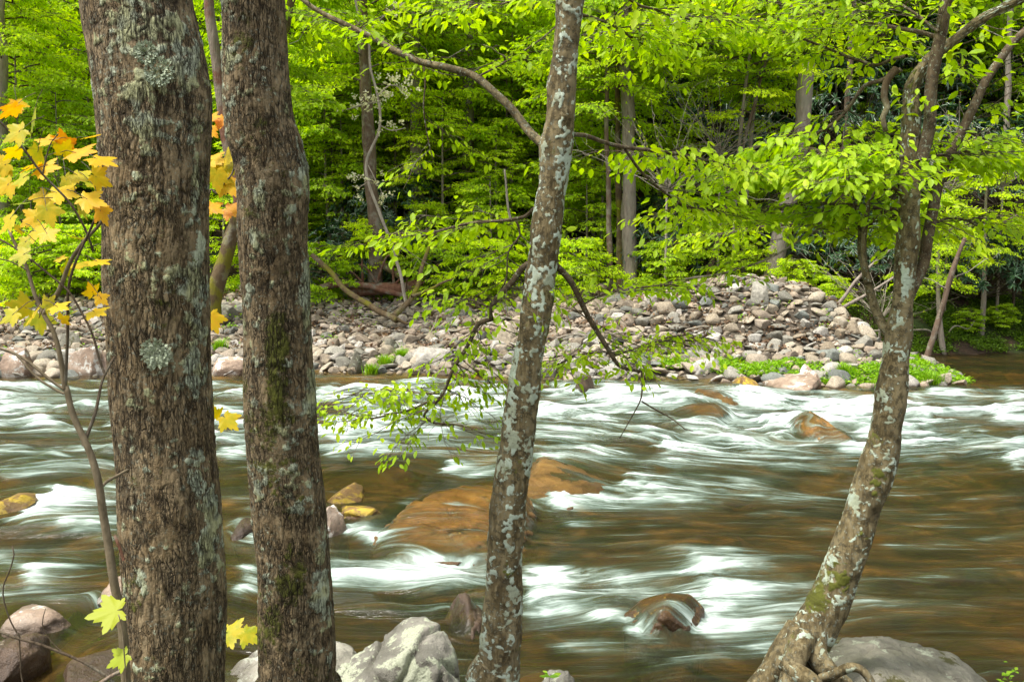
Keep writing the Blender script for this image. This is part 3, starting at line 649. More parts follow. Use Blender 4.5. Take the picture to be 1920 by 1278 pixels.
# stream function: streaks follow it round the rocks
psi = Y + .35 * n2(X * .22, Y, .5, 2, 1.) + .16 * n2(X * .5, Y, 1.4, 2, 3.) * rap + .22 * n2(X, Y * 1.2, .7, 2, 33.) * rap; phi = X + .3 * n2(X, Y, .5, 2, 8.)
for (x, y, rx, ry, dr_, zt_) in RIV:
    q = ((X - x) / (rx * 1.35)) ** 2 + ((Y - y) / (ry * 1.5)) ** 2
    psi -= (Y - y) * (.8 if not dr_ else .35) / (q + .8)
W1 = n2(phi * .55, psi * 1.3, 1.0, 3, 6.); W2 = n2(phi * .8, psi * 3.4, 1.0, 3, 7.)
W3 = n2(phi * 1.6, psi * 4.5, 1.0, 3, 27.)
h = rap * (.13 * W1 + .05 * W2 + .03 * W3) + .012 * W2 + .02 * W1 + lift
hump = np.zeros(shp)
for (x, y, rx, ry, dr_, zt_) in RIV:       # water slides over the drowned rocks; a cushion upstream of each rock, a hollow behind it
    q = ((X - x) / rx) ** 2 + ((Y - y) / ry) ** 2
    h += .035 * np.exp(-((X - x + rx * 1.1) / (rx * .5)) ** 2 - ((Y - y) / ry) ** 2) - .03 * np.exp(-((X - x - rx * 1.1) / (rx * .5)) ** 2 - ((Y - y) / ry) ** 2)
    if dr_:
        pass
def blur(a, kx, ky):
    for ax_i, k in ((1, kx), (0, ky)):
        p_ = np.pad(a, [(k, k) if i == ax_i else (0, 0) for i in (0, 1)], mode='edge'); c = np.cumsum(p_, ax_i); c = np.insert(c, 0, 0, ax_i)
        a = (np.take(c, np.arange(2 * k + 1, c.shape[ax_i]), ax_i) - np.take(c, np.arange(0, c.shape[ax_i] - 2 * k - 1), ax_i)) / (2 * k + 1)
    return a
for bv, xa, xb, ya, yb, dr_ in DRP:      # the real surface of the drowned rock carries a thin sheet of water
    js = np.where((wx > xa - .5) & (wx < xb + .5))[0]; is_ = np.where((wy > ya - .5) & (wy < yb + .5))[0]; sub = np.full((len(is_), len(js)), -.12)
    for a_, i in enumerate(is_):
        for b_, j in enumerate(js):
            hit = bv.ray_cast((float(wx[j]), float(wy[i]), 3.0), (0, 0, -1))[0]
            if hit: sub[a_, b_] = hit.z
    thick = .022 * np.where(dr_ >= 1, 1, -.1) - (1 - min(dr_, 1)) * .12 + .015 * W2[np.ix_(is_, js)]
    sub = np.maximum(blur(blur(sub, 3, 3), 2, 2), sub * .5 + .5 * blur(sub, 1, 1)) + thick
    cur = hump[np.ix_(is_, js)]; hump[np.ix_(is_, js)] = np.maximum(cur, sub)
h *= ss(5.2, 6.4, Y) * .85 + .15
h = np.maximum(h, hump + .2 * h * (hump > .02))
foam += rap * .46 * ss(-.15, .7, W1 + .7 * W2) + rap * .32 + .04
foam = np.clip(foam, 0, 1.3) * (1 - .7 * ss(.03, .12, hump - .3 * np.abs(W2) * .1))
dep = np.clip(-T(X, Y), 0, 1) * (1 - .9 * ss(.03, .14, hump))
g = G(); nx, ny = len(wx), len(wy)
ii = (np.arange(ny - 1)[:, None] * nx + np.arange(nx - 1)[None]).ravel()
g.add(np.stack([X, Y, h], -1).reshape(-1, 3), np.stack([ii, ii + 1, ii + nx + 1, ii + nx], 1), foam=foam.ravel(), psi=psi.ravel(), phi=phi.ravel(), depth=dep.ravel(), rap=rap.ravel(), hump=ss(.02, .10, hump).ravel())
m = M_('rushing river water')
cmb = m.n('ShaderNodeCombineXYZ'); m.L(m.attr('phi'), cmb.inputs[0]); m.L(m.attr('psi'), cmb.inputs[1]); fl = cmb.outputs[0]
s1 = m.noise(m.mapping(fl, (.5, 3.4, 1)), 1, 6, .62, .35); s2 = m.noise(m.mapping(fl, (1.1, 15, 1), (5, 2, 0)), 1, 5, .62, .3); s3 = m.noise(m.mapping(fl, (2.2, 50, 1), (2, 7, 0)), 1, 3, .6, .2)
sI = m.noise(m.mapping(fl, (2.4, 7.5, 1), (9, 1, 0)), 1, 6, .68, .6)
st = m.math('ADD', m.math('MULTIPLY', s1, .60), m.math('ADD', m.math('MULTIPLY', s2, .32), m.math('MULTIPLY', s3, .08)))
fo = m.attr('foam')
ff = m.math('MULTIPLY', fo, m.ss(st, .33, .66, .22, 1.05))
ff = m.math('ADD', ff, m.math('MULTIPLY', m.math('MULTIPLY', fo, fo), m.math('SUBTRACT', m.math('MULTIPLY', sI, 1.7), .62)))
ff = m.math('ADD', ff, m.math('MULTIPLY', m.math('MULTIPLY', m.ss(s2, .52, .68), m.ss(s1, .42, .6)), .26))  # sheen streaks of the brown water, painted in through the foam factor
ff = m.math('ADD', ff, m.math('MULTIPLY', m.math('MULTIPLY', m.ss(s3, .54, .74), m.ss(s1, .40, .60)), .15))  # fine ripple glints, painted into the colour the same way
ff = m.math('ADD', ff, m.math('MULTIPLY', m.attr('hump'), m.math('ADD', .10, m.math('MULTIPLY', m.ss(m.math('ADD', m.math('MULTIPLY', s2, .75), m.math('MULTIPLY', s3, .25)), .44, .7), .30))))
fac = m.math('POWER', m.ss(ff, .02, 1.25, 0, 1), .85)
foam_sheen_col = m.ramp(fac, [(0, (.05, .045, .022)), (.22, (.085, .12, .07)), (.45, (.19, .265, .215)), (.75, (.37, .46, .41)), (1, (.56, .60, .59))])  # foam tones, the middle ones greened to carry the reflected foliage
dt = m.ss(m.attr('depth'), 0, .6)
tr = m.n('ShaderNodeBsdfTransparent'); m.L(m.mix(dt, (.97, .90, .75), (.46, .34, .15)), tr.inputs['Color'])
bmp = m.bump(m.math('ADD', m.math('ADD', s1, m.math('MULTIPLY', s2, .5)), m.math('MULTIPLY', s3, .12)), .11, m.math('ADD', m.math('MULTIPLY', m.attr('rap'), .4), .4))
foam_sheen_col = m.mix(m.math('MULTIPLY', m.ss(m.math('ADD', m.math('MULTIPLY', s2, .5), m.math('MULTIPLY', sI, .5)), .58, .40), .55), foam_sheen_col, m.mix(.5, foam_sheen_col, (.10, .13, .11)))
df = m.pr(foam_sheen_col, .6, bmp, .25)
murk_refl = m.n('ShaderNodeBsdfDiffuse'); m.L(m.mix(m.ss(m.attr('depth'), .55, .95), m.ramp(m.noise(m.mapping(fl, (1.1, 1.9, 1), (3, 3, 0)), 1, 6, .68, 1.1), [(.34, (.010, .014, .005)), (.46, (.030, .032, .010)), (.56, (.075, .048, .012)), (.70, (.23, .122, .026))]), (.018, .016, .008)), murk_refl.inputs['Color'])  # water body tones; deepest end painted near black as the dark forest's reflection
body = m.mixs(m.math('ADD', m.ss(m.attr('depth'), .05, .5, .04, .42), m.ss(m.attr('depth'), .55, .95, 0, .4)), tr.outputs[0], murk_refl.outputs[0])
sh = m.mixs(fac, body, df)
fr = m.n('ShaderNodeFresnel'); fr.inputs['IOR'].default_value = 1.33; m.L(bmp, fr.inputs['Normal'])
gl = m.n('ShaderNodeBsdfGlossy'); gl.inputs['Roughness'].default_value = .16; m.L(bmp, gl.inputs['Normal'])
sh = m.mixs(m.math('MULTIPLY', fr.outputs[0], m.math('SUBTRACT', .78, m.math('MULTIPLY', fac, .62))), sh, gl.outputs[0])
tag(g.obj('river', m.done(sh)), kind='structure')

# ------------------------------------------------------------------ the four big near trees
def blobs(px, py, L):
    s = np.zeros_like(px)
    for (x, y, rx, ry, a) in L: s = np.maximum(s, a * np.exp(-(((px - x) / rx) ** 2 + ((py - y) / ry) ** 2) ** 1.5))
    return s
def bark_disp(kind, seed, licL=(), mosL=(), amp=.008):
    def fn(th, arc, r, v):
        sh = v.shape[:2]; q = v.reshape(-1, 3); R0 = float(r.mean())
        c = np.stack([np.tile(np.cos(th), len(arc)) * R0, np.tile(np.sin(th), len(arc)) * R0, np.repeat(arc, len(th))], 1) + seed
        px, py = proj(q); fx = fbm(c * 9 + 4, 3)
        if kind == 'furrow':
            wv = c + .012 * np.stack([perlin(c * 18), perlin(c * 18 + 7), perlin(c * 9 + 3)], 1)
            a = perlin(wv * np.array([42, 42, 5.])); b = perlin(wv * np.array([75, 75, 10.]) + 9); e = perlin(wv * np.array([16, 16, 34.]) + 3)
            cr = np.exp(-(a / .085) ** 2) * ss(-.5, .2, fbm(c * 5, 2) + .2); cr2 = np.exp(-(b / .10) ** 2) * .55; cr3 = np.exp(-(e / .04) ** 2) * .25 * ss(.1, .5, perlin(c * 6 + 5))
            crack = np.clip(np.maximum(np.maximum(cr, cr2), cr3), 0, 1)
            d = -amp * .45 * crack + amp * .22 * fbm(c * np.array([60, 60, 14]), 3) + .009 * perlin(c * np.array([5, 5, 3.]))
            li = .355 + .30 * fx + .16 * perlin(c * 3) + .34 * perlin(c * 34 + 6) + blobs(px, py, licL) * .72; mo = (.16 if seed == 47 else .06) + .34 * fbm(c * 5 + 2, 3) + .2 * fbm(c * 22 + 2, 3) + blobs(px, py, mosL)
            li = li - .12; d += .003 * ss(.45, .6, li)
        else:
            crack = np.zeros(len(q)); e = perlin(c * np.array([6, 6, 60.])) * ss(0.0, .4, perlin(c * 4 + 9))
            crack = .45 * np.exp(-(e / .05) ** 2) * (e != 0) * ss(.05, .3, perlin(c * 3 + 1))
            d = .006 * fbm(c * np.array([12, 12, 8.]), 3) + .010 * perlin(c * 4)
            w_ = c + .03 * np.stack([perlin(c * 22), perlin(c * 22 + 5), perlin(c * 22 + 8)], 1)
            li = (.30 if seed == 91 else .235) + .50 * perlin(w_ * np.array([17, 17, 10.])) + .30 * perlin(w_ * 40) + .34 * perlin(c * 60) + blobs(px, py, licL) * .5
            mo = (.02 if seed == 91 else .08) + .5 * fbm(w_ * 7 + 20, 3) + blobs(px, py, mosL) * (.42 + .9 * fbm(w_ * 26 + 3, 3))
            d += .002 * ss(.45, .55, li) + .004 * ss(.5, .7, mo)
        return d.reshape(sh), dict(crack=crack.reshape(sh), lichen=li.reshape(sh), moss=mo.reshape(sh))
    return fn
def edges(L, Y):
    """(left px, right px, y px) rows -> points and radii, top to bottom"""
    pts = [P((a + b) / 2, y, Y) for a, b, y in L]; return np.array(pts), np.array([rpx(b - a, Y) for a, b, y in L])
def ext(p, r_, ztop, bot):
    d_ = (p[0] - p[3]) / np.linalg.norm(p[0] - p[3]); k = int((ztop - p[0][2]) / .25)
    up = [p[0] + d_ * .25 * (i + 1) for i in range(k)][::-1]; ru = [r_[0] * (1 - .02 * (i + 1)) for i in range(k)][::-1]
    return np.concatenate([np.array(up).reshape(-1, 3), p, bot]), np.concatenate([ru, r_, [r_[-1] * 1.12, r_[-1] * 1.6]])
# tree one: thickest
Y1 = 3.2
p, r_ = edges([(140, 338, -120), (157, 355, 0), (176, 378, 120), (186, 388, 200), (197, 389, 330), (199, 388, 426), (202, 389, 560), (209, 390, 700), (217, 402, 850), (222, 414, 940), (230, 420, 1080), (232, 420, 1278)], Y1)
gz = float(T([p[-1][0]], [Y1])[0]); p, r_ = ext(p, r_, 6.6, [[p[-1][0], Y1, gz + .25], [p[-1][0], Y1, gz - .15]])
lic1 = [(262, 45, 75, 70, .55), (330, 100, 42, 80, .6), (250, 178, 24, 26, .9), (300, 165, 55, 40, .5), (285, 235, 50, 45, .5), (365, 330, 18, 130, .45), (375, 500, 14, 160, .5), (355, 560, 22, 60, .45), (293, 662, 22, 22, 1.0), (362, 690, 20, 60, .6), (372, 880, 22, 60, .75), (395, 960, 20, 60, .75), (385, 1030, 18, 40, .6), (412, 1200, 10, 60, .5), (210, 60, 14, 60, .3), (222, 300, 12, 60, .25), (290, 520, 50, 30, .2), (270, 760, 40, 20, .25)]
t1 = thing('maple_tree', 'thickest near trunk with deeply furrowed brown bark and grey lichen blotches', 'tree')
g = G(); tube(g, p[::-1], r_[::-1], 280, .0045, bark_disp('furrow', 11, lic1, [(255, 1120, 60, 60, .3), (300, 600, 40, 40, .2)])); g.obj('trunk', MAT['bark_maple'], t1)
# tuft of foliose lichen
def tuft(parent, px, py, Yd, rad, seed):
    r0 = np.random.default_rng(seed); n = 260; c = P(px, py, Yd); gl_ = G()
    a = r0.uniform(0, 6.28, n); rr_ = np.sqrt(r0.random(n)) * rad
    pos = c + np.stack([np.cos(a) * rr_, -r0.uniform(0, .012, n), np.sin(a) * rr_], 1)
    ax = np.stack([np.cos(a), -np.full(n, .7), np.sin(a)], 1) + r0.normal(0, .4, (n, 3))
    leaves(gl_, pos, ax, np.array([0, -1., .2]) + r0.normal(0, .5, (n, 3)), r0.uniform(.006, .013, n), tpl_simple(.4)); gl_.obj('lichen_tuft', MAT['lichen'], parent)
MAT['lichen'] = leafmat('leafy lichen', [(0, (.20, .24, .16)), (1, (.46, .52, .38))], .1, 1, .8, .1)
tuft(t1, 293, 662, Y1 - .176, .042, 5); tuft(t1, 275, 100, Y1 - .182, .03, 6); tuft(t1, 300, 135, Y1 - .18, .04, 7)
# tree two
Y2 = 3.75
p, r_ = edges([(412, 524, -120), (419, 532, 0), (420, 538, 130), (425, 550, 230), (438, 566, 280), (447, 576, 335), (448, 577, 426), (455, 580, 560), (457, 588, 700), (465, 598, 850), (475, 612, 960), (484, 625, 1080), (485, 630, 1278)], Y2)
gz = float(T([p[-1][0]], [Y2])[0]); p, r_ = ext(p, r_, 6.8, [[p[-1][0], Y2, gz + .2], [p[-1][0], Y2, gz - .15]])
lic2 = [(435, 100, 22, 35, .5), (487, 380, 10, 35, .9), (570, 300, 16, 70, .4), (575, 560, 10, 90, .6), (585, 740, 12, 90, .7), (530, 620, 35, 40, .3), (545, 890, 22, 35, .4), (605, 1130, 20, 60, .6), (600, 1020, 16, 40, .45), (560, 950, 16, 18, .6), (455, 300, 8, 50, .4), (468, 540, 8, 60, .4), (475, 450, 8, 50, .4), (545, 370, 24, 40, .25)]
t2 = thing('maple_tree', 'second thick trunk of furrowed brown bark with olive moss low down and a swelling bend', 'tree')
g = G(); tube(g, p[::-1], r_[::-1], 220, .0048, bark_disp('furrow', 47, lic2, [(455, 80, 25, 70, .45), (520, 700, 24, 110, .6), (505, 800, 50, 60, .45), (545, 1080, 35, 60, .6), (530, 900, 60, 80, .4), (495, 1150, 40, 80, .4), (560, 340, 12, 60, .25)])); g.obj('trunk', MAT['bark_maple'], t2)

def branch(root, path, Yd, w0, w1, mat='bark_branch', seed=0, wob=.012, leaf=None, child=None, seg=10):
    """a limb drawn through photo points; leaf = (count, spray length, leaves per spray, leaf size, template, mat, t range)"""
    if not isinstance(Yd, (list, tuple)): Yd = (Yd, Yd)
    n = len(path); dd = np.linspace(Yd[0], Yd[1], n)
    pts = np.array([P(x, y, dd[i]) for i, (x, y) in enumerate(path)]); rad = np.array([rpx(w0 + (w1 - w0) * i / (n - 1), dd[i]) for i in range(n)])
    g = G(); pp = tube(g, pts, rad, seg, .03, None, wob, seed=seed, lichen=.38, moss=.25, crack=0)
    gl_ = G()
    if leaf:
        cnt, L, nl, ls, tp, mt, (ta, tb) = leaf; cnt = int(cnt * 1.15); ls = ls * .88; nl = int(nl * 1.1)
        k = np.clip((rng.uniform(ta, tb, cnt) * (len(pp) - 1)).astype(int), 0, len(pp) - 1)
        tan = unit(np.gradient(pp, axis=0))[k]; az = rng.uniform(0, 6.28, cnt)
        dr = tan * .6 + np.stack([np.cos(az), np.sin(az), rng.normal(.04, .10, cnt)], 1)
        gtw = G(); sprays(gtw, gl_, pp[k], dr, L * rng.uniform(.5, 1.2, cnt), nl, ls, tp, droop=.12, width=.5, tw=.0028)
        g2 = gtw
    o = g.obj('branch', MAT[mat], root)
    if leaf:
        g2.obj('twigs', MAT['twig'], o); gl_.obj('leaves', MAT[mt], o)
    return o
BE = tpl_beech(); SI = tpl_simple()
# tree three: slim blotched trunk
Y3 = 4.2
p, r_ = edges([(1050, 1096, -90), (1045, 1093, 0), (1035, 1086, 100), (1026, 1078, 200), (1014, 1073, 265), (1012, 1066, 330), (1003, 1056, 400), (987, 1043, 500), (974, 1030, 600), (957, 1014, 700), (948, 1008, 750), (935, 998, 850), (914, 982, 1000), (904, 978, 1150), (891, 975, 1278)], Y3)
gz = float(T([p[-1][0]], [Y3])[0]); p, r_ = ext(p, r_, 6.4, [[p[-1][0] - .02, Y3, gz + .15], [p[-1][0] - .04, Y3, gz - .15]])
t3 = thing('beech_tree', 'slim slightly leaning trunk in the middle with mint lichen patches and several leafy side branches', 'tree')
g = G(); tube(g, p[::-1], r_[::-1], 130, .006, bark_disp('smooth', 91, [(955, 900, 14, 400, .3), (960, 700, 12, 120, .5), (1055, 340, 16, 60, .5), (1000, 740, 14, 30, .5), (1020, 520, 30, 30, .4), (985, 990, 12, 12, .6)], [(1020, 630, 20, 40, .6), (1035, 430, 20, 40, .5), (1055, 100, 18, 25, .5), (950, 1070, 16, 16, .6), (990, 560, 14, 60, .3)])); g.obj('trunk', MAT['bark_beech'], t3)
NL = 'leaf_near'
branch(t3, [(1026, 275), (1004, 258), (985, 235), (950, 195), (920, 165), (880, 140), (830, 125), (790, 118), (740, 95), (700, 70), (640, 45), (590, 15), (520, -40)], (4.2, 4.8), 18, 8, 'bark_beech', 1, .01, (16, .45, 16, .055, BE, NL, (.3, 1)))
branch(t3, [(898, 143), (945, 118), (985, 95), (1037, 55), (1060, 30)], (4.45, 4.7), 4, 2.5, seed=2, leaf=(5, .3, 12, .05, BE, NL, (.2, 1)))
branch(t3, [(794, 120), (797, 160), (795, 210), (800, 262), (812, 300)], 4.7, 3.5, 2, seed=3, wob=.02, leaf=(4, .3, 10, .05, BE, NL, (.5, 1)))
branch(t3, [(1060, 250), (1080, 253), (1110, 256), (1160, 275), (1240, 285), (1290, 295), (1350, 315), (1410, 318), (1465, 313), (1530, 322)], (4.2, 5.2), 9, 4, seed=4, leaf=(34, .5, 18, .062, BE, NL, (.3, 1)))
branch(t3, [(1172, 280), (1200, 320), (1240, 360), (1290, 385), (1350, 400)], (4.5, 5.0), 6, 3, seed=5, leaf=(14, .45, 16, .06, BE, NL, (.35, 1)))
branch(t3, [(1015, 385), (1003, 390), (985, 405), (960, 410), (940, 413), (880, 417), (830, 432), (800, 442), (750, 436), (690, 452)], (4.2, 5.0), 8, 3, seed=6, leaf=(16, .4, 16, .055, BE, NL, (.3, 1)))
branch(t3, [(957, 410), (951, 380), (948, 345), (946, 318)], 4.3, 5, 3.5, 'twig_pale', 7, .01)
branch(t3, [(1000, 490), (980, 502), (960, 530), (930, 560), (918, 585), (922, 598), (900, 606), (880, 640), (850, 690), (830, 740), (805, 765), (795, 780), (812, 795), (850, 800)], (4.2, 4.5), 13, 3.5, seed=8, leaf=(22, .36, 17, .042, BE, NL, (.35, 1)))
branch(t3, [(822, 738), (790, 736), (740, 730), (690, 738), (645, 742)], (4.45, 4.6), 4, 2, seed=9, leaf=(13, .26, 16, .042, BE, NL, (.1, 1)))
branch(t3, [(808, 750), (770, 768), (730, 777), (690, 782), (640, 770), (625, 760)], (4.45, 4.7), 5, 2, seed=10, leaf=(13, .26, 15, .042, BE, NL, (.2, 1)))
branch(t3, [(968, 415), (975, 440), (955, 470), (948, 520), (935, 545)], (4.25, 4.3), 4, 2.5, seed=11, leaf=(9, .28, 14, .045, BE, NL, (.2, 1)))
branch(t3, [(915, 575), (880, 560), (850, 565), (820, 560)], (4.3, 4.5), 4, 2, seed=12, leaf=(8, .28, 14, .042, BE, NL, (.1, 1)))
branch(t3, [(1030, 488), (1045, 500), (1065, 522), (1085, 555), (1105, 590), (1130, 640), (1150, 675), (1168, 690), (1203, 697)], (4.2, 4.5), 14, 6, seed=13, leaf=(8, .3, 12, .045, BE, NL, (.5, 1)))
branch(t3, [(1203, 694), (1204, 720), (1203, 745), (1195, 765), (1180, 790), (1162, 822)], 4.5, 4, 1.6, seed=14)
branch(t3, [(1203, 752), (1230, 768), (1262, 785), (1285, 803), (1300, 806)], 4.5, 3.5, 1.5, seed=15)
branch(t3, [(1150, 668), (1200, 650), (1260, 630), (1300, 640)], (4.45, 4.9), 4, 2, seed=16, leaf=(17, .34, 15, .042, BE, NL, (0, 1)))
branch(t3, [(1145, 660), (1110, 660), (1070, 668), (1045, 690)], (4.45, 4.7), 3.5, 2, seed=17, leaf=(11, .28, 14, .042, BE, NL, (0, 1)))
branch(t3, [(1095, 570), (1130, 552), (1190, 540), (1250, 535), (1290, 540)], (4.35, 4.9), 4, 2, seed=18, leaf=(14, .32, 14, .046, BE, NL, (.1, 1)))
branch(t3, [(1115, 610), (1060, 560), (1050, 540)], (4.35, 4.7), 3, 2, seed=19, leaf=(4, .2, 10, .04, BE, NL, (.2, 1)))
for k, pth in enumerate([[(1085, -40), (1200, 10), (1320, 40), (1450, 60)], [(1070, 20), (1140, 45), (1200, 75), (1260, 90)], [(1090, -60), (1050, -30), (950, 5), (850, 20)]]):
    branch(t3, pth, (4.25, 5.4), 6, 2.5, seed=60 + k, leaf=((26, 22, 14)[k], .5, 16, .06, BE, NL, (.2, 1)))
# tree four: leaning forked tree on roots
Y4 = 4.6
p, r_ = edges([(1928, 1944, -10), (1842, 1859, 30), (1778, 1797, 76), (1727, 1748, 118), (1700, 1725, 165), (1693, 1726, 215), (1691, 1726, 280), (1683, 1722, 426), (1674, 1713, 540), (1660, 1708, 640), (1650, 1701, 700), (1635, 1692, 800), (1614, 1684, 860), (1587, 1652, 950), (1552, 1618, 1050), (1513, 1594, 1130), (1468, 1558, 1210), (1432, 1530, 1278)], Y4)
p = np.concatenate([p, [P(1445, 1340, Y4 - .05)]]); r_ = np.concatenate([r_, [r_[-1] * 1.15]])
r_ = r_[:]; t4 = thing('beech_tree', 'leaning forked tree growing from gnarled roots beside the smooth boulder', 'tree')
g = G(); tube(g, p[::-1], r_[::-1], 140, .006, bark_disp('smooth', 133, [(1600, 940, 14, 14, .8), (1553, 1082, 14, 14, 1.0), (1535, 1100, 10, 12, .9), (1560, 1050, 10, 10, .9), (1505, 1140, 10, 16, .7), (1655, 740, 10, 14, .8), (1700, 520, 10, 30, .8), (1672, 650, 14, 14, .7)], [(1640, 895, 16, 16, 1.0), (1618, 1000, 12, 22, .8), (1575, 1085, 22, 45, .9), (1535, 1130, 28, 18, .8), (1560, 1150, 25, 30, .5), (1715, 225, 14, 30, .7), (1640, 930, 10, 12, .7), (1700, 150, 30, 60, .7)])); g.obj('trunk', MAT['bark_beech'], t4)
def root_(path, dd, ws, seed):
    pts = np.array([P(x, y, d_) for (x, y), d_ in zip(path, dd)]); g = G()
    tube(g, pts, [rpx(w_, d_) for w_, d_ in zip(ws, dd)], 24, .02, bark_disp('smooth', seed), .006); g.obj('root', MAT['bark_beech'], t4)
root_([(1500, 1180), (1470, 1225), (1440, 1265), (1405, 1300), (1380, 1350)], [4.58, 4.52, 4.5, 4.45, 4.4], [60, 55, 46, 36, 28], 5)
root_([(1525, 1170), (1530, 1225), (1560, 1262), (1590, 1290), (1620, 1340)], [4.55, 4.48, 4.42, 4.36, 4.3], [60, 46, 38, 32, 26], 6)
root_([(1505, 1190), (1490, 1240), (1480, 1290), (1470, 1350)], [4.5, 4.42, 4.38, 4.3], [56, 48, 44, 40], 7)
root_([(1540, 1270), (1565, 1262), (1590, 1250), (1615, 1255), (1632, 1275), (1640, 1310)], [4.4, 4.34, 4.3, 4.28, 4.26, 4.25], [18, 17, 16, 16, 15, 12], 8)
root_([(1470, 1240), (1500, 1262), (1530, 1285), (1550, 1330)], [4.42, 4.36, 4.32, 4.28], [34, 30, 28, 24], 9)
branch(t4, [(1700, 560), (1718, 520), (1735, 480), (1748, 400), (1760, 340), (1780, 290), (1810, 235), (1850, 150), (1900, 80), (1950, 30)], (4.6, 4.9), 24, 13, 'bark_branch', 21, .01, (18, .5, 14, .058, BE, NL, (.35, 1)), seg=16)
branch(t4, [(1728, 300), (1742, 240), (1748, 150), (1762, 70), (1775, 0), (1790, -60)], (4.55, 4.5), 22, 22, 'bark_branch', 22, .008, (8, .4, 14, .065, BE, NL, (.3, 1)), seg=16)
branch(t4, [(1680, 645), (1655, 610), (1638, 570), (1625, 520), (1615, 470), (1614, 430), (1600, 400), (1560, 400), (1530, 395)], (4.6, 5.0), 20, 5, 'bark_beech', 24, .008, (18, .5, 16, .065, BE, NL, (.5, 1)), seg=14)
branch(t4, [(1628, 530), (1620, 480), (1622, 420), (1632, 370), (1655, 340)], (4.65, 4.8), 12, 8, 'bark_beech', 25, .008, (5, .4, 14, .065, BE, NL, (.5, 1)))
branch(t4, [(1695, 370), (1672, 350), (1640, 340), (1610, 336), (1585, 333)], (4.6, 4.4), 8, 4, seed=26, leaf=(14, .45, 16, .06, BE, NL, (.2, 1)))
branch(t4, [(1695, 375), (1670, 392), (1645, 405), (1630, 430)], (4.6, 4.7), 8, 6, seed=27)
branch(t4, [(1757, 70), (1700, 55), (1640, 42), (1560, 30), (1480, 10), (1400, -10)], (4.55, 5.2), 9, 4, seed=28, leaf=(30, .5, 18, .058, BE, NL, (.1, 1)))
branch(t4, [(1700, 105), (1670, 113), (1640, 124), (1600, 112), (1550, 92), (1490, 68), (1420, 40), (1330, 20)], (4.6, 5.4), 7, 3, seed=29, leaf=(34, .5, 18, .056, BE, NL, (.15, 1)))
branch(t4, [(1690, 130), (1655, 150), (1622, 160), (1595, 195), (1570, 225), (1530, 250), (1490, 262)], (4.6, 4.9), 9, 5, 'bark_branch', 30, .01, (18, .45, 16, .065, BE, NL, (.5, 1)))
branch(t4, [(1680, 130), (1664, 150), (1658, 180), (1664, 200), (1656, 220), (1664, 250)], (4.6, 4.55), 15, 9, 'bark_mossy', 31, .015, seg=14)
branch(t4, [(1550, 420), (1500, 450), (1460, 475), (1400, 500), (1340, 515), (1280, 523)], (4.9, 5.2), 4, 3, 'twig_pale', 32, .006, (10, .35, 14, .05, BE, NL, (.0, 1)))
branch(t4, [(1700, 295), (1620, 290), (1540, 300), (1470, 318), (1400, 320)], (4.55, 5.0), 6, 3, seed=33, leaf=(44, .42, 18, .062, BE, NL, (.0, 1)))
branch(t4, [(1735, 295), (1790, 288), (1850, 285), (1930, 290)], (4.55, 4.9), 6, 3, seed=34, leaf=(36, .42, 18, .062, BE, NL, (.0, 1)))
branch(t4, [(1690, 395), (1560, 380), (1440, 395), (1300, 400)], (4.7, 5.6), 6, 3, seed=35, leaf=(32, .5, 16, .056, BE, NL, (.0, 1)))
branch(t4, [(1690, 400), (1580, 430), (1480, 420), (1350, 440)], (4.7, 6.2), 5, 3, seed=36, leaf=(26, .5, 18, .06, BE, NL, (.0, 1)))
branch(t4, [(1800, 240), (1840, 258), (1885, 270), (1930, 276)], (4.85, 4.9), 4, 2, seed=37, leaf=(6, .35, 14, .058, BE, NL, (.0, 1)))
branch(t4, [(1740, 420), (1790, 410), (1850, 425), (1920, 400)], (4.75, 5.6), 5, 3, seed=38, leaf=(22, .45, 16, .06, BE, NL, (.1, 1)))
branch(t4, [(1760, 60), (1640, -20), (1500, -60)], (4.5, 5.0), 6, 3, seed=39, leaf=(20, .5, 16, .058, BE, NL, (.1, 1)))

# ------------------------------------------------------------------ yellow leaved sapling and other near stems
MP = tpl_maple()
ys_ = 2.75
sap = thing('maple_sapling', 'slender branching sapling with orange and yellow lobed leaves left of the thickest trunk', 'sapling')
def stem(root, path, Yd, w0, w1, mat='stem', seed=0, name='stem', wob=.006):
    if not isinstance(Yd, (list, tuple)): Yd = (Yd, Yd)
    n = len(path); dd = np.linspace(Yd[0], Yd[1], n)
    pts = np.array([P(x, y, dd[i]) for i, (x, y) in enumerate(path)]); g = G()
    tube(g, pts, [rpx(w0 + (w1 - w0) * i / (n - 1), dd[i]) for i in range(n)], 10, .02, None, wob, seed=seed, lichen=.2, moss=.1, crack=0)
    return g.obj(name, MAT[mat], root)
stem(sap, [(242, 1500), (236, 1278), (228, 1170), (212, 1080), (203, 1020), (193, 960), (185, 905), (172, 855), (157, 820), (135, 775), (122, 726)], ys_, 19, 11, seed=1)
stem(sap, [(122, 728), (113, 672), (100, 622), (80, 586), (63, 549), (50, 506), (34, 470), (17, 432)], ys_, 10, 5, seed=2, name='branch')
stem(sap, [(82, 588), (110, 546), (133, 492), (160, 449), (180, 426), (200, 395)], (2.75, 2.7), 9, 5, seed=3, name='branch')
stem(sap, [(123, 718), (127, 640), (128, 552), (140, 500), (167, 436), (185, 395)], (2.75, 2.65), 6, 4, 'twig', seed=4, name='branch')
stem(sap, [(196, 700), (185, 670), (173, 626), (150, 580), (127, 546), (90, 516), (40, 475), (0, 449), (-40, 430)], 2.7, 4.5, 3, 'twig', seed=5, name='branch')
stem(sap, [(124, 732), (95, 712), (60, 683), (30, 664), (-20, 645)], 2.75, 6, 5, seed=6, name='branch')
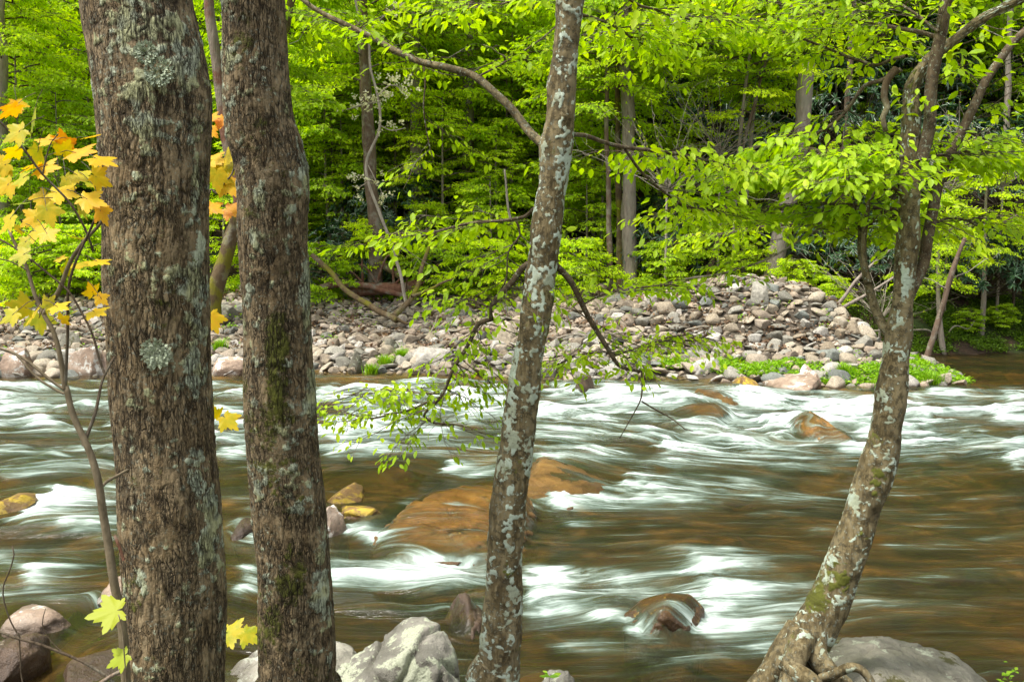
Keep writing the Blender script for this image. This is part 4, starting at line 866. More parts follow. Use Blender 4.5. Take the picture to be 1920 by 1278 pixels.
stem(sap, [(120, 738), (90, 722), (62, 700), (30, 665), (0, 652)], 2.73, 5, 3, seed=6, name='branch')
stem(sap, [(156, 836), (177, 776), (185, 740), (194, 708), (215, 670)], (2.75, 2.85), 7, 4, 'twig', seed=7, name='branch')
stem(sap, [(183, 920), (200, 903), (218, 893), (240, 880)], (2.75, 2.9), 7, 5, seed=8, name='branch')
stem(sap, [(232, 1050), (222, 1020), (215, 1003)], 2.75, 6, 6, 'bark_red', seed=9, name='branch')
stem(sap, [(-10, 218), (20, 250), (50, 287), (80, 327), (127, 377), (157, 426), (175, 470)], (2.6, 2.7), 4, 4, 'twig', seed=10, name='branch')
stem(sap, [(80, 327), (88, 290), (97, 265), (110, 250)], 2.65, 3, 2, 'twig', seed=11, name='branch')
stem(sap, [(50, 506), (20, 490), (-20, 480)], 2.75, 3, 2, 'twig', seed=12, name='branch')
# leaves: (px, py, size px, hue 0 green .. 1 orange, direction deg in picture)
LV = [(20, 205, 60, .95, 200), (60, 225, 70, .1, 250), (30, 250, 60, .45, 200), (122, 262, 55, .98, 90), (88, 262, 50, .7, 160), (150, 285, 75, .75, 20), (190, 300, 70, .6, 0), (70, 290, 55, .12, 270), (25, 285, 50, .5, 200), (60, 310, 60, .75, 190), (85, 315, 65, .7, 20), (150, 330, 60, .4, 0), (40, 335, 50, .3, 190), (10, 350, 55, .45, 210), (80, 375, 60, .55, 240), (115, 362, 70, .6, 10), (170, 375, 65, .7, 0), (190, 400, 55, .9, 300), (90, 400, 60, .05, 300), (60, 410, 55, .6, 200), (15, 415, 60, .6, 220), (70, 435, 50, .6, 0), (45, 455, 40, .3, 200),
      (150, 445, 50, .15, 20), (40, 478, 50, .3, 180), (90, 440, 48, .55, 340), (125, 505, 45, .4, 90), (150, 495, 60, .55, 20), (185, 490, 55, .7, 10), (172, 545, 40, .75, 90), (190, 560, 35, .7, 330), (110, 575, 50, .5, 10), (40, 575, 60, .3, 150), (60, 590, 65, .25, 220), (75, 600, 60, .3, 290), (20, 592, 50, .3, 200), (90, 570, 45, .3, 60), (180, 585, 55, .4, 10), (150, 390, 55, .5, 300), (5, 310, 50, .6, 180), (185, 335, 60, .55, 340), (170, 255, 50, .65, 30), (40, 380, 45, .25, 170)]
g = G(); gp = G()
LV = LV + [(x + int(rng.normal(0, 26)), y + int(rng.normal(0, 22)), s_ * .7, min(1, max(0, hue - .15 + rng.normal(0, .15))), an + rng.normal(0, 50)) for (x, y, s_, hue, an) in LV if rng.random() < .35]
n = len(LV); pos = np.zeros((n, 3)); ax = np.zeros((n, 3)); nr = np.zeros((n, 3)); sz = np.zeros(n); hu = np.zeros(n)
for k, (x, y, s_, hue, an) in enumerate(LV):
    Yd = rng.uniform(2.5, 2.95); pos[k] = P(x, y, Yd); a = R(an)
    ax[k] = np.array([math.cos(a), -rng.uniform(-.1, .6), math.sin(a) - .25]); nr[k] = np.array([rng.normal(0, .6), -.5, .8]) + rng.normal(0, .5, 3); sz[k] = s_ / FPX * Yd * .68; hu[k] = hue * .72 + rng.normal(-.02, .08)
pos -= unit(ax) * (sz * .35)[:, None]
leaves(g, pos, ax, nr, sz, MP, r=np.clip(hu, 0, 1))
q = pos - unit(ax) * .05 + np.array([0, .02, .01]); minitubes(g, np.stack([q, (q + pos) / 2 + np.array([0, 0, .006]), pos + unit(ax) * .012], 1), .0012, .001, mat=1); g.obj('leaves', [MAT['leaf_maple'], MAT['twig']], sap)
def leafset(root, L, mat='leaf_maple', Y0=2.9):
    g = G(); n = len(L)
    for (x, y, s_, hue, an) in L:
        a = R(an); Yd = Y0 + rng.uniform(-.08, .08); sz = s_ / FPX * Yd; axx = np.array([[math.cos(a), -.3, math.sin(a) - .2]]); pos = P(x, y, Yd)[None] - unit(axx) * sz * .4
        leaves(g, pos, axx, np.array([[rng.normal(0, .2), -.7, .8]]), np.array([sz]), MP, r=np.array([hue]))
    return g.obj('leaves', MAT[mat], root)
s2 = thing('maple_sapling', 'thin sapling showing orange and yellow lobed leaves in the gap between the two thick trunks', 'sapling')
stem(s2, [(380, 1500), (385, 1000), (388, 420), (410, 360), (435, 325), (440, 300)], 4.4, 4, 3, 'twig', 3)
leafset(s2, [(398, 220, 28, .75, 20), (420, 228, 30, .85, 340), (395, 245, 30, .6, 330), (428, 290, 38, .3, 60), (403, 300, 40, .5, 10), (408, 335, 42, .3, 280), (432, 350, 40, .55, 320), (400, 390, 34, .7, 350), (435, 395, 34, .8, 350), (425, 318, 36, .15, 200), (395, 320, 40, .2, 300), (400, 602, 38, .5, 300), (402, 775, 30, .3, 90), (430, 790, 36, .3, 330), (440, 1185, 46, .15, 20), (468, 1192, 36, .1, 340)], Y0=4.4)
s3 = thing('maple_seedling', 'single yellow green leaf on a thin stalk before the thickest trunk', 'seedling')
stem(s3, [(240, 1500), (236, 1300), (230, 1190), (222, 1150)], 2.6, 3, 2, 'stem', 5)
leafset(s3, [(200, 1147, 60, .2, 175), (222, 1235, 40, .05, 200)], 'leaf_olive', 2.6)
b1 = thing('bare_sapling', 'bare dark arching twigs in the near left corner', 'twigs')
stem(b1, [(-10, 1180), (30, 1195), (80, 1208), (130, 1228), (170, 1250), (215, 1280), (240, 1330)], 2.8, 5, 6, 'twig', 1, 'stem')
stem(b1, [(38, 1195), (20, 1165), (8, 1130), (6, 1100), (18, 1070), (26, 1040), (22, 1025)], 2.8, 3, 2.4, 'twig', 2, 'branch')
stem(b1, [(36, 1196), (38, 1230), (40, 1262), (46, 1290)], 2.8, 3, 2.4, 'twig', 3, 'branch')
stem(b1, [(115, 1220), (95, 1200), (80, 1170), (86, 1140)], 2.8, 2.5, 1.5, 'twig', 4, 'branch')
stem(b1, [(180, 1285), (210, 1266), (240, 1252)], 2.8, 8, 7, 'bark_red', 5, 'branch')
rs = thing('sapling', 'reddish brown sapling stem leaning in the gap between the two thick trunks', 'sapling')
stem(rs, [(385, -120), (392, 0), (398, 60), (408, 130), (415, 190), (424, 250), (440, 330), (462, 450), (485, 600), (510, 800), (530, 1200), (530, 1450)], 4.9, 17, 26, 'bark_red', 6, 'trunk')
branch(rs, [(405, 90), (425, 80), (450, 95), (470, 90)], (4.9, 5.1), 3, 2, seed=71, leaf=(5, .25, 9, .05, BE, NL, (.1, 1)))
sd = thing('seedling', 'tiny green seedling sprouting from the near bank right of the third trunk', 'seedling')
g = G(); c = P(1030, 1275, 5.0); tube(g, [c - np.array([0, 0, .06]), c + np.array([0, 0, .0]), c + np.array([.01, 0, .04])], [.002, .002, .001], 5, .02); g.obj('stem', MAT['stem'], sd)
g = G(); n = 9; a = rng.uniform(0, 6.28, n); leaves(g, np.repeat(c[None] + np.array([0, 0, .02]), n, 0) + rng.normal(0, .01, (n, 3)), np.stack([np.cos(a), np.sin(a), np.full(n, .2)], 1), np.tile([0, -.4, 1.], (n, 1)), rng.uniform(.03, .055, n), BE); g.obj('leaves', MAT['grass'], sd)
sd = thing('seedling', 'green ferny seedling by the smooth boulder in the near right corner', 'seedling')
c = P(1895, 1270, 4.9); g = G(); tube(g, [c - np.array([0, 0, .1]), c, c + np.array([.01, 0, .03])], [.002, .002, .001], 5, .02); g.obj('stem', MAT['stem'], sd)
g = G(); n = 22; a = rng.uniform(0, 6.28, n); leaves(g, c + rng.normal(0, .035, (n, 3)), np.stack([np.cos(a), np.sin(a), np.full(n, .3)], 1), np.tile([0, -.4, 1.], (n, 1)), rng.uniform(.02, .04, n), SI); g.obj('leaves', MAT['grass'], sd)

# ------------------------------------------------------------------ driftwood, logs
def log(name, label, path, Yd, w0, w1, mat, cat='log', seed=0, wob=.03, on=None, extra=()):
    root = thing(name, label, cat)
    def one(path, Yd, w0, w1, nm):
        if not isinstance(Yd, (list, tuple)): Yd = (Yd, Yd)
        n = len(path); dd = np.linspace(Yd[0], Yd[1], n); pts = np.array([P(x, y, dd[i]) for i, (x, y) in enumerate(path)]); g = G()
        tube(g, pts, [rpx(w0 + (w1 - w0) * i / (n - 1), dd[i]) for i in range(n)], 12, .08, None, wob, seed=seed); g.obj(nm, MAT[mat], root)
    one(path, Yd, w0, w1, 'trunk')
    for e in extra: one(*e, 'branch')
    return root
log('driftwood_log', 'bleached log lying down the right flank of the stone mound', [(1478, 588), (1520, 600), (1560, 615), (1600, 628), (1640, 650), (1662, 664)], (24.2, 23.2), 12, 7, 'bark_pale', seed=3, extra=[([(1490, 600), (1470, 590), (1450, 592)], 24.2, 8, 4), ([(1560, 620), (1610, 640), (1650, 655)], (23.6, 23.2), 6, 4)])
log('driftwood_log', 'short broken brown branch lying across the middle of the mound', [(1420, 632), (1436, 622), (1446, 612)], 23.6, 9, 5, 'bark_far', seed=5)
log('fallen_log', 'orange mossed log slanting down onto the gravel bar', [(585, 478), (620, 510), (650, 545), (690, 570), (720, 588), (745, 600)], (27, 25.5), 9, 12, 'bark_mossy', seed=7, extra=[([(745, 598), (760, 606), (775, 604)], 25.5, 7, 3)])
log('leaning_trunk', 'mossy crooked trunk leaning right from the slanting log', [(738, 592), (760, 572), (780, 545), (790, 505), (802, 470), (812, 440)], (25.8, 27), 12, 5, 'bark_mossy', 'tree', seed=8, extra=[([(772, 556), (800, 545), (830, 530), (850, 522)], (26, 26.8), 7, 3)])
rt = [([(665 + 12 * k, 548), (660 + 14 * k + dx, 535 - dy), (650 + 17 * k + 2 * dx, 522 - 1.6 * dy), (640 + 20 * k + 3 * dx, 512 - 1.2 * dy)], (28.9, 28.2), 6, 2) for k, (dx, dy) in enumerate([(-14, 10), (6, 22), (-8, 4), (12, 26), (-16, 14), (16, 8), (-6, 28), (10, -6), (-12, -8), (8, 16)])]
log('root_tangle', 'tangle of bare brown roots heaped behind the slanting mossy log', [(600, 540), (640, 532), (690, 536), (730, 548), (770, 556)], 28.6, 14, 9, 'bark_red', 'roots', seed=21, extra=rt)
log('rotten_log', 'crumbling red brown log at the edge of the wood behind the bar', [(655, 545), (700, 542), (760, 540), (790, 530)], (29, 28.6), 26, 20, 'bark_red', seed=9)
log('fallen_log', 'mossy log lying at the foot of the dark trunk behind the bar', [(700, 480), (730, 505), (755, 520)], (29.5, 29), 12, 14, 'bark_mossy', seed=11)
log('fallen_log', 'grey log lying in the undergrowth at the far left', [(-20, 485), (60, 492), (120, 498), (170, 505)], (30, 30.5), 9, 7, 'bark_pale', seed=12)
log('driftwood_branch', 'pale crooked branch hanging over the mossy bank on the right', [(1590, 612), (1640, 618), (1700, 620), (1730, 617), (1760, 628), (1800, 633), (1838, 636)], (25.5, 26.5), 4, 3, 'twig_pale', 'branch', seed=13, wob=.05, extra=[([(1775, 630), (1790, 612), (1815, 616), (1828, 600)], 26.2, 3, 2)])
log('driftwood_branch', 'thin dead stick standing in the stones below the mound crest', [(1320, 600), (1338, 590), (1350, 575)], 24, 4, 2, 'twig_pale', 'branch', seed=14)
log('driftwood_branch', 'dead pale stick caught in the stones left of the third trunk', [(808, 622), (816, 606), (820, 590)], 25, 3, 2, 'twig_pale', 'branch', seed=15)

# ------------------------------------------------------------------ far wood: trunks one can tell apart
crowns = []
def crown_mesh(seed, H, z0, rad, limbs, nsp, nl, ls, droop=.25, tpl=None, L=.85):
    """crown of layered leaf sprays round a stem at the origin; returns (limbs mesh G, leaves mesh G)"""
    r0 = np.random.default_rng(seed); gt, gl_ = G(), G(); pts = []; drs = []; grp = []
    for k in range(limbs):
        z = z0 + (H - z0) * ((k + r0.uniform(0, 1)) / limbs); az = k * 2.4 + r0.normal(0, .4)
        prof = math.sin(math.pi * min(1, .18 + .8 * (z - z0) / (H - z0))) ** .6; Ln = rad * prof * r0.uniform(.65, 1.15)
        d_ = np.array([math.cos(az), math.sin(az), 0]); t = np.linspace(0, 1, 6)[:, None]
        pa = np.array([0, 0, z]) + d_ * Ln * t + np.array([0, 0, 1]) * Ln * (.38 * t - .38 * t ** 2 * r0.uniform(.8, 1.6)) + r0.normal(0, .05, (6, 3)) * t
        tube(gt, pa, np.linspace(.028, .006, 6), 5, .35)
        for j in range(nsp):
            u = r0.uniform(.2, 1.0); i = min(int(u * 5), 4); q = pa[i] + (pa[i + 1] - pa[i]) * (u * 5 - i)
            a2 = az + r0.choice([-1, 1]) * r0.uniform(.2, 1.3); pts.append(q); drs.append([math.cos(a2), math.sin(a2), r0.normal(.05, .15)]); grp.append(k / limbs)
    pts = np.array(pts); drs = np.array(drs)
    sprays(gt, gl_, pts, drs, L * r0.uniform(.55, 1.25, len(pts)), nl, ls, tpl or SI, droop=droop, width=.6, tw=.006, gr=r0.random(len(pts)))
    return gt, gl_
CV = []
for k in range(6):
    a, b = crown_mesh(500 + k, 7.5, .8, 2.7, (34, 26, 34, 24, 34, 28)[k], 13, 28, (.12, .15, .11, .17, .12, .15)[k], droop=(.3, .5, .2, .45, .3, .4)[k], L=(.85, 1.0, .7, 1.05, .85, .9)[k])
    CV.append((a.mesh('limbs', MAT['twig']), b.mesh('leaves', MAT[('leaf_far', 'leaf_far2', 'leaf_far', 'leaf_far2', 'leaf_deep', 'leaf_deep')[k]])))
SV = []
for k in range(3):
    a, b = crown_mesh(600 + k, 2.2, .15, 1.5, 20, 11, 28, .11, droop=.2, L=.6)
    SV.append((a.mesh('limbs', MAT['twig']), b.mesh('leaves', MAT['leaf_far' if k < 2 else 'leaf_deep'])))
# leathery whorled shrubs
RV = []
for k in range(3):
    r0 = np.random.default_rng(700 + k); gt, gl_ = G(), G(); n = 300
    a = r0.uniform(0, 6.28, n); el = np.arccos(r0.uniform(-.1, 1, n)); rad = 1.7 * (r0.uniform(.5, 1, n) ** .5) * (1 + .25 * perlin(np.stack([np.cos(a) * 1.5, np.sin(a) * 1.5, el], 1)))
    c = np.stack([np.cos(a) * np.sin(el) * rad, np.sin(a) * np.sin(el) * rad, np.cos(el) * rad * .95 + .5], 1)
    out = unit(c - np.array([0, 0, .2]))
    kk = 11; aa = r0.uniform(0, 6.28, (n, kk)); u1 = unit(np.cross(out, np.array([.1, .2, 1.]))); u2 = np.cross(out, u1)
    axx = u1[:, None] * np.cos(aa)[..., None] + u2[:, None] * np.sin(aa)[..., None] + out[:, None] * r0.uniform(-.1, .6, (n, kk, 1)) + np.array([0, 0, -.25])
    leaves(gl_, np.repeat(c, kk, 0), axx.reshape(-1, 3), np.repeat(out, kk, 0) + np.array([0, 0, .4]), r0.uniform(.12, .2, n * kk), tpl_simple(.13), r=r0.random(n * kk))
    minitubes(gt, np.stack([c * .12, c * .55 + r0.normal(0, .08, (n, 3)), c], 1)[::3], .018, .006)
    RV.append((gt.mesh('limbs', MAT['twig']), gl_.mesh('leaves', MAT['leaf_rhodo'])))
def inst(me, name, parent, loc=(0, 0, 0), rz=0, sc=1):
    o = bpy.data.objects.new(name, me); C.objects.link(o); o.parent = parent; o.location = loc; o.rotation_euler = (0, 0, rz); o.scale = (sc,) * 3 if np.isscalar(sc) else sc; return o

def far_tree(label, path, Yd, w0, w1, mat='bark_far', name='forest_tree', crown=None, cat='tree', group='trunks in the far wood', top=True, br=0):
    """path from base up in photo points"""
    n = len(path); pts = [P(x, y, Yd) for x, y in path]; b = pts[0]; bz = float(T([b[0]], [Yd])[0])
    rad = [rpx(w0 + (w1 - w0) * i / (n - 1), Yd) for i in range(n)]
    base = np.array([b[0] - .05 * (pts[1][0] - b[0]), Yd, bz - .15])
    if b[2] > bz + .15: pts = [base] + pts; rad = [rad[0] * 1.25] + rad
    else: pts[0] = base; rad[0] *= 1.2
    if top:
        tdir = unit(np.array(pts[-1]) - np.array(pts[-2])); pts.append(np.array(pts[-1]) + tdir * 6); rad.append(rad[-1] * .6)
    root = thing(name, label, cat, group); g = G(); pp = tube(g, np.array(pts), rad, 16, .22, lambda th, arc, r, v: (rad[0] * .16 * fbm(v.reshape(-1, 3) * np.array([5, 5, 1.2]), 3).reshape(v.shape[:2]), {}), .05, seed=hash(label) % 50)
    g.obj('trunk', MAT[mat], root)
    if br:
        gt = G(); k = rng.integers(len(pp) // 4, len(pp) - 1, br); az = rng.uniform(0, 6.28, br); L = rng.uniform(.8, 2.2, br)
        t = np.linspace(0, 1, 7)[None, :, None]; dr = np.stack([np.cos(az), np.sin(az), rng.uniform(-.1, .5, br)], 1)
        pa = pp[k][:, None] + dr[:, None] * L[:, None, None] * t + rng.normal(0, .05, (br, 7, 3)) * t; [(lambda q: (minitubes(q, pa[k_:k_ + 1], .018, .004), q.obj('dead_branch', MAT['twig_pale'], root)))(G()) for k_ in range(br)]
    if crown is not None:
        v_, cz, sc, rz = crown; a_, l_ = CV[v_]
        ex = pp[np.argmin(np.abs(pp[:, 2] - (bz + cz)))]
        inst(a_, 'limbs', root, (ex[0], ex[1], bz + cz - .8), rz, sc); inst(l_, 'crown', root, (ex[0], ex[1], bz + cz - .8), rz, sc)
    return root
far_tree('dark brown trunk rising from the red rotten log behind the bar', [(705, 530), (703, 440), (696, 340), (690, 250), (684, 120), (680, 0)], 29.5, 28, 18, crown=(0, 6.0, 1.1, 1))
far_tree('straight grey brown trunk right of the one on the rotten log', [(784, 500), (783, 400), (781, 300), (779, 180), (776, 60), (775, -20)], 32, 25, 18, 'bark_pale', crown=(1, 6.0, 1.1, 2))
far_tree('pale broad trunk half screened by leaves left of the slim middle tree', [(877, 530), (876, 470), (875, 400), (878, 250), (880, 100), (882, -20)], 33, 30, 16, 'bark_pale', crown=(2, 6.5, 1.2, 3))
far_tree('thickest grey trunk of the group right of the slim middle tree', [(1181, 522), (1180, 430), (1178, 330), (1178, 200), (1176, 60), (1174, -20)], 29.5, 27, 22, 'bark_pale', br=6, crown=(3, 7, 1.1, 4))
far_tree('dark mossy trunk pressed against the left of the thickest grey one', [(1163, 522), (1162, 430), (1160, 330), (1158, 200)], 29.9, 15, 10, 'bark_mossy', crown=(0, 6, .9, 5))
far_tree('thin brown trunk standing left of the grey and mossy pair', [(1144, 524), (1142, 430), (1140, 340), (1138, 230)], 29.2, 11, 8, crown=(1, 5, .8, 0))
far_tree('leaning snag with peeling pale bark and a broken top above the mound', [(1447, 532), (1455, 480), (1468, 425), (1486, 335), (1503, 250), (1508, 180), (1512, 118)], 28.5, 34, 27, 'bark_pale', name='dead_tree', top=False, br=5)
far_tree('slim trunk leaning right behind the crest of the mound', [(1330, 518), (1340, 470), (1352, 425), (1370, 360), (1400, 250)], 29, 10, 6, crown=(2, 5, .8, 1))
far_tree('thin straight pale trunk left of the leaning snag', [(1376, 515), (1377, 430), (1380, 350), (1388, 250), (1402, 130)], 29, 8, 6, 'bark_pale', crown=(3, 6, .8, 2))
far_tree('thin pale trunk close to the left side of the leaning snag', [(1393, 515), (1395, 430), (1402, 330), (1412, 220), (1425, 140)], 29.6, 9, 6, 'bark_pale', br=4, crown=(4, 6, .8, 2))
far_tree('mossy trunk leaning behind the gap between the two thick near trunks', [(398, 568), (410, 520), (425, 470), (440, 420), (455, 360)], 26, 30, 22, 'bark_mossy', crown=(5, 5.5, 1.0, 3))
far_tree('grey trunk standing in the wood at the far left edge', [(12, 500), (12, 440), (10, 380), (6, 250), (4, 100)], 31, 20, 16, 'bark_pale', crown=(0, 6, 1.0, 4))
far_tree('slim trunk leaning right at the tip of the bar', [(1730, 688), (1742, 650), (1756, 610), (1772, 560), (1786, 510), (1796, 480), (1812, 440)], 22.6, 13, 7, 'bark_far', top=False, crown=None, br=3, group=None)
far_tree('thin crooked trunk at the right end of the stone mound', [(1557, 598), (1575, 565), (1600, 530), (1640, 492), (1680, 458), (1720, 430)], 25.2, 7, 4, 'bark_pale', top=False, group=None)
far_tree('thin stem bending right beside the crooked trunk of the mound end', [(1566, 598), (1590, 572), (1625, 552), (1660, 530), (1690, 512)], 25.0, 7, 4, 'bark_pale', top=False, group=None)
far_tree('dark trunk high on the wooded slope above the bar', [(620, 420), (622, 300), (620, 150), (622, 0)], 36, 14, 12, crown=(1, 6, 1, 1))
far_tree('grey trunk on the slope seen just left of the slim middle tree top', [(905, 380), (900, 250), (890, 100), (884, -20)], 38, 14, 12, 'bark_pale', crown=(2, 6, 1, 1))
far_tree('dim trunk on the dark slope right of the leaning snag', [(1580, 420), (1585, 300), (1592, 150), (1600, 0)], 34, 12, 10, crown=(3, 8, .9, 1))
far_tree('slender trunk on the slope at the far right edge', [(1880, 450), (1885, 300), (1890, 150), (1895, 0)], 33, 12, 9, 'bark_pale', br=6, crown=(4, 8, .9, 1))

# understory trees: photo x, photo y of the crown's middle, distance, size, variant
def under(px, pyc, Yd, sc, var, label, kind='young_tree'):
    if Yd > 27: Yd += 2.2; sc *= 1.06
    c = P(px, pyc, Yd); bz = float(T([c[0]], [Yd])[0]); root = thing(kind, label, 'tree', 'young trees in the far wood')
    H = 7.5 * sc; zb = c[2] - .55 * H            # crown placed round c
    rz = rng.uniform(0, 6.28); a_, l_ = CV[var]
    root.location = (c[0], Yd, bz)
    inst(a_, 'limbs', root, (0, 0, zb - bz), rz, sc); inst(l_, 'crown', root, (0, 0, zb - bz), rz, sc)
    g = G(); top = c[2] + .4 * H - bz; lx, ly = rng.normal(0, .3, 2)
    tube(g, [[lx * .5, ly * .5, -.2], [lx * .2, ly * .2, (zb - bz) * .5 + .2], [0, 0, zb - bz + H * .3], [0, 0, max(top, 1)]], [.085, .07, .05, .015], 8, .4, None, .04, seed=px % 31); g.obj('trunk', MAT['bark_far' if px % 2 else 'bark_pale'], root)
U = [(30, 150, 31, 1.1, 0, 'feathery spring green tree filling the top left corner'), (110, 330, 29, .8, 4, 'low leafy tree behind the orange leaves at left'), (60, 430, 28.5, .55, 1, 'small leafy tree low at the left edge above the shore'),
     (160, 60, 34, 1.1, 2, 'pale green crown just left of the thickest trunk top'), (415, 120, 30, 1.0, 3, 'leafy crown filling the gap between the two thick trunks'), (420, 450, 28.5, .55, 0, 'low bright tree in the gap between the two thick trunks'),
     (620, 80, 32, 1.05, 1, 'bright crown just right of the second trunk top'), (610, 260, 30, .8, 5, 'deep green tree right of the bend of the second trunk'), (640, 400, 31, .5, 4, 'small deep green tree beside the dark trunk behind the bar'),
     (740, 200, 31, .95, 0, 'yellow green tree behind the pale blossoms'), (720, 30, 36, 1.2, 3, 'high crown above the blossoming branch'), (830, 330, 29, .75, 2, 'bright low tree left of the slim middle trunk'), (850, 120, 33, 1.1, 0, 'bright crown under the long arching branch'),
     (920, 440, 28, .5, 1, 'small tree with lime leaves low by the middle trunk'), (950, 250, 31, .95, 3, 'leafy tree directly left of the middle trunk'), (800, 470, 28.2, .4, 0, 'knee high lime sapling at the edge of the bar'), (960, 30, 36, 1.2, 2, 'high crown behind the top of the middle trunk'),
     (1100, 430, 29, .5, 3, 'small lime tree just right of the middle trunk'), (1110, 180, 31, 1.0, 1, 'bright crown right of the middle trunk top'), (1240, 120, 33, 1.05, 0, 'lime crown over the grey and mossy trunk pair'), (1250, 400, 31, .38, 4, 'shaded tree right of the grey trunk'), (1180, 20, 38, 1.2, 5, 'deep green high crown right of the middle trunk'),
     (1335, 230, 33, .6, 4, 'tree with spreading lime layers behind the mound'), (1400, 20, 35, 1.0, 1, 'high lime crown left of the broken snag'), (1440, 430, 29, .45, 0, 'small lime tree leaning over the mound crest'), (1570, 100, 34, .8, 5, 'lime crown right of the broken snag top'),
     (1620, 330, 31, .5, 2, 'layered lime tree behind the left fork of the leaning tree'), (1640, 30, 37, 1.1, 4, 'deep green crown behind the leaning tree top'), (1850, 380, 26.5, .5, 0, 'lime tree reaching over the dark channel at right'), (1800, 160, 34, .8, 5, 'dim green tree on the slope behind the right fork'),
     (1900, 60, 35, 1.0, 3, 'green crown in the top right corner'), (1760, 460, 25.5, .38, 1, 'small lime crown on the slim leaning trunk at the bar tip'), (520, 470, 30, .6, 2, 'leafy tree mostly hidden behind the second trunk'), (280, 250, 32, 1.0, 5, 'leafy tree hidden behind the thickest trunk'),
     (-120, 300, 30, 1.0, 2, 'tree beyond the left edge of the clearing'), (2060, 250, 31, 1.0, 1, 'tree beyond the right edge of the channel'), (520, 180, 35, 1.1, 0, 'crown behind the upper second trunk'), (700, 140, 34, .9, 0, 'lime crown behind the upper part of the blossoming branch'), (885, 230, 33, .8, 2, 'lime crown between the pale broad trunk and the middle tree'), (1010, 110, 33.5, .9, 2, 'lime crown straight behind the upper middle trunk'), (790, 340, 32, .55, 2, 'small lime crown beside the straight grey brown trunk'), (580, 300, 33, .8, 2, 'lime crown touching the right side of the second trunk bend'), (260, 60, 33, 1.0, 0, 'lime crown hidden by the thickest trunk top'), (690, 330, 31, .6, 0, 'lime tree close behind the dark brown trunk'), (870, 400, 30.5, .5, 2, 'lime tree at the foot of the pale broad trunk'), (1060, 300, 31, .6, 0, 'lime tree just right of the middle trunk at branch height'), (560, 440, 30, .45, 2, 'low lime tree touching the right side of the second trunk'), (1300, 440, 30.5, .35, 0, 'small lime tree behind the left slope of the mound'), (620, 180, 30.5, .62, 0, 'bright lime crown filling the space right of the second trunk top'), (760, 90, 31, .7, 2, 'bright lime crown behind the middle of the long arching branch'), (930, 330, 29.5, .5, 2, 'bright lime tree left of the middle trunk at mid height'), (960, 170, 31, .65, 0, 'bright lime crown under the root of the long arching branch'), (1130, 330, 29.5, .42, 0, 'bright lime tree pressed against the thin brown trunk'), (1090, 60, 32, .75, 2, 'bright lime crown touching the top of the middle trunk'), (640, 300, 30, .42, 0, 'bright lime tree left of the dark brown trunk'), (60, 280, 33, .9, 2, 'lime crown behind the orange leaves at the left edge')]
for u in U: under(*u)
for k, (px, pyc, Yd, sc) in enumerate([(-350, -300, 38, 2.2), (60, -330, 40, 2.1), (430, -300, 39, 2.2), (800, -340, 41, 2.3), (1180, -310, 39, 2.2), (1530, -330, 40, 2.2), (1900, -300, 38, 2.2), (2280, -320, 39, 2.2), (200, -800, 42, 2.6), (700, -820, 43, 2.7), (1250, -810, 43, 2.7), (1750, -800, 42, 2.6), (-300, -780, 42, 2.6), (2200, -780, 42, 2.6)]):  # tall crowns added above the view so the water mirrors green, not sky
    c = P(px, pyc, Yd); bz = float(T([c[0]], [Yd])[0]); H = 7.5 * sc; zb = c[2] - .55 * H; root = thing('added_tall_tree', 'added tall tree high on the slope ' + ['beyond the left edge', 'above the orange leaves', 'behind the gap of the thick trunks', 'behind the long arching branch', 'behind the grey trunk pair', 'right of the broken snag', 'at the upper right corner', 'beyond the right edge', 'behind the thickest trunk', 'behind the blossoming branch', 'between the grey pair and the mound crest', 'behind the fork of the leaning tree', 'far beyond the left edge', 'far beyond the right edge'][k], 'tree', 'added tall trees of the upper slope')
    root.location = (c[0], Yd, bz); a_, l_ = CV[(1, 3, 5, 4)[k % 4]]; rz = k * 1.3; inst(a_, 'limbs', root, (0, 0, zb - bz), rz, sc); inst(l_, 'crown', root, (0, 0, zb - bz), rz, sc)
    g = G(); tube(g, [[0, 0, -.3], [.1, .1, 3], [-.05, 0, (zb - bz) * .6 + 2], [0, 0, c[2] + .4 * H - bz]], [.26, .22, .17, .04], 12, .5, None, .06, seed=k); g.obj('trunk', MAT['bark_far'], root)
def shrub(px, py, Yd, sc, var, label, kind='shrub', V=SV):
    c = P(px, py, Yd); bz = float(T([c[0]], [Yd])[0]); root = thing(kind, label, 'shrub', 'bushes in the far wood')
    H = 1.1 * sc; root.location = (c[0], Yd, min(bz, c[2])); lz = max(0, c[2] - H - bz) if bz < c[2] else 0
    rz = rng.uniform(0, 6.28); a_, l_ = V[var]; inst(a_, 'stems', root, (0, 0, lz), rz, sc); inst(l_, 'foliage', root, (0, 0, lz), rz, sc)
    if lz > .3:
        g = G(); tube(g, [[0, 0, -.2], [.05, 0, lz * .5], [0, 0, lz + .3]], [.05, .04, .03], 6, .3, None, .04); g.obj('trunk', MAT['twig'], root)
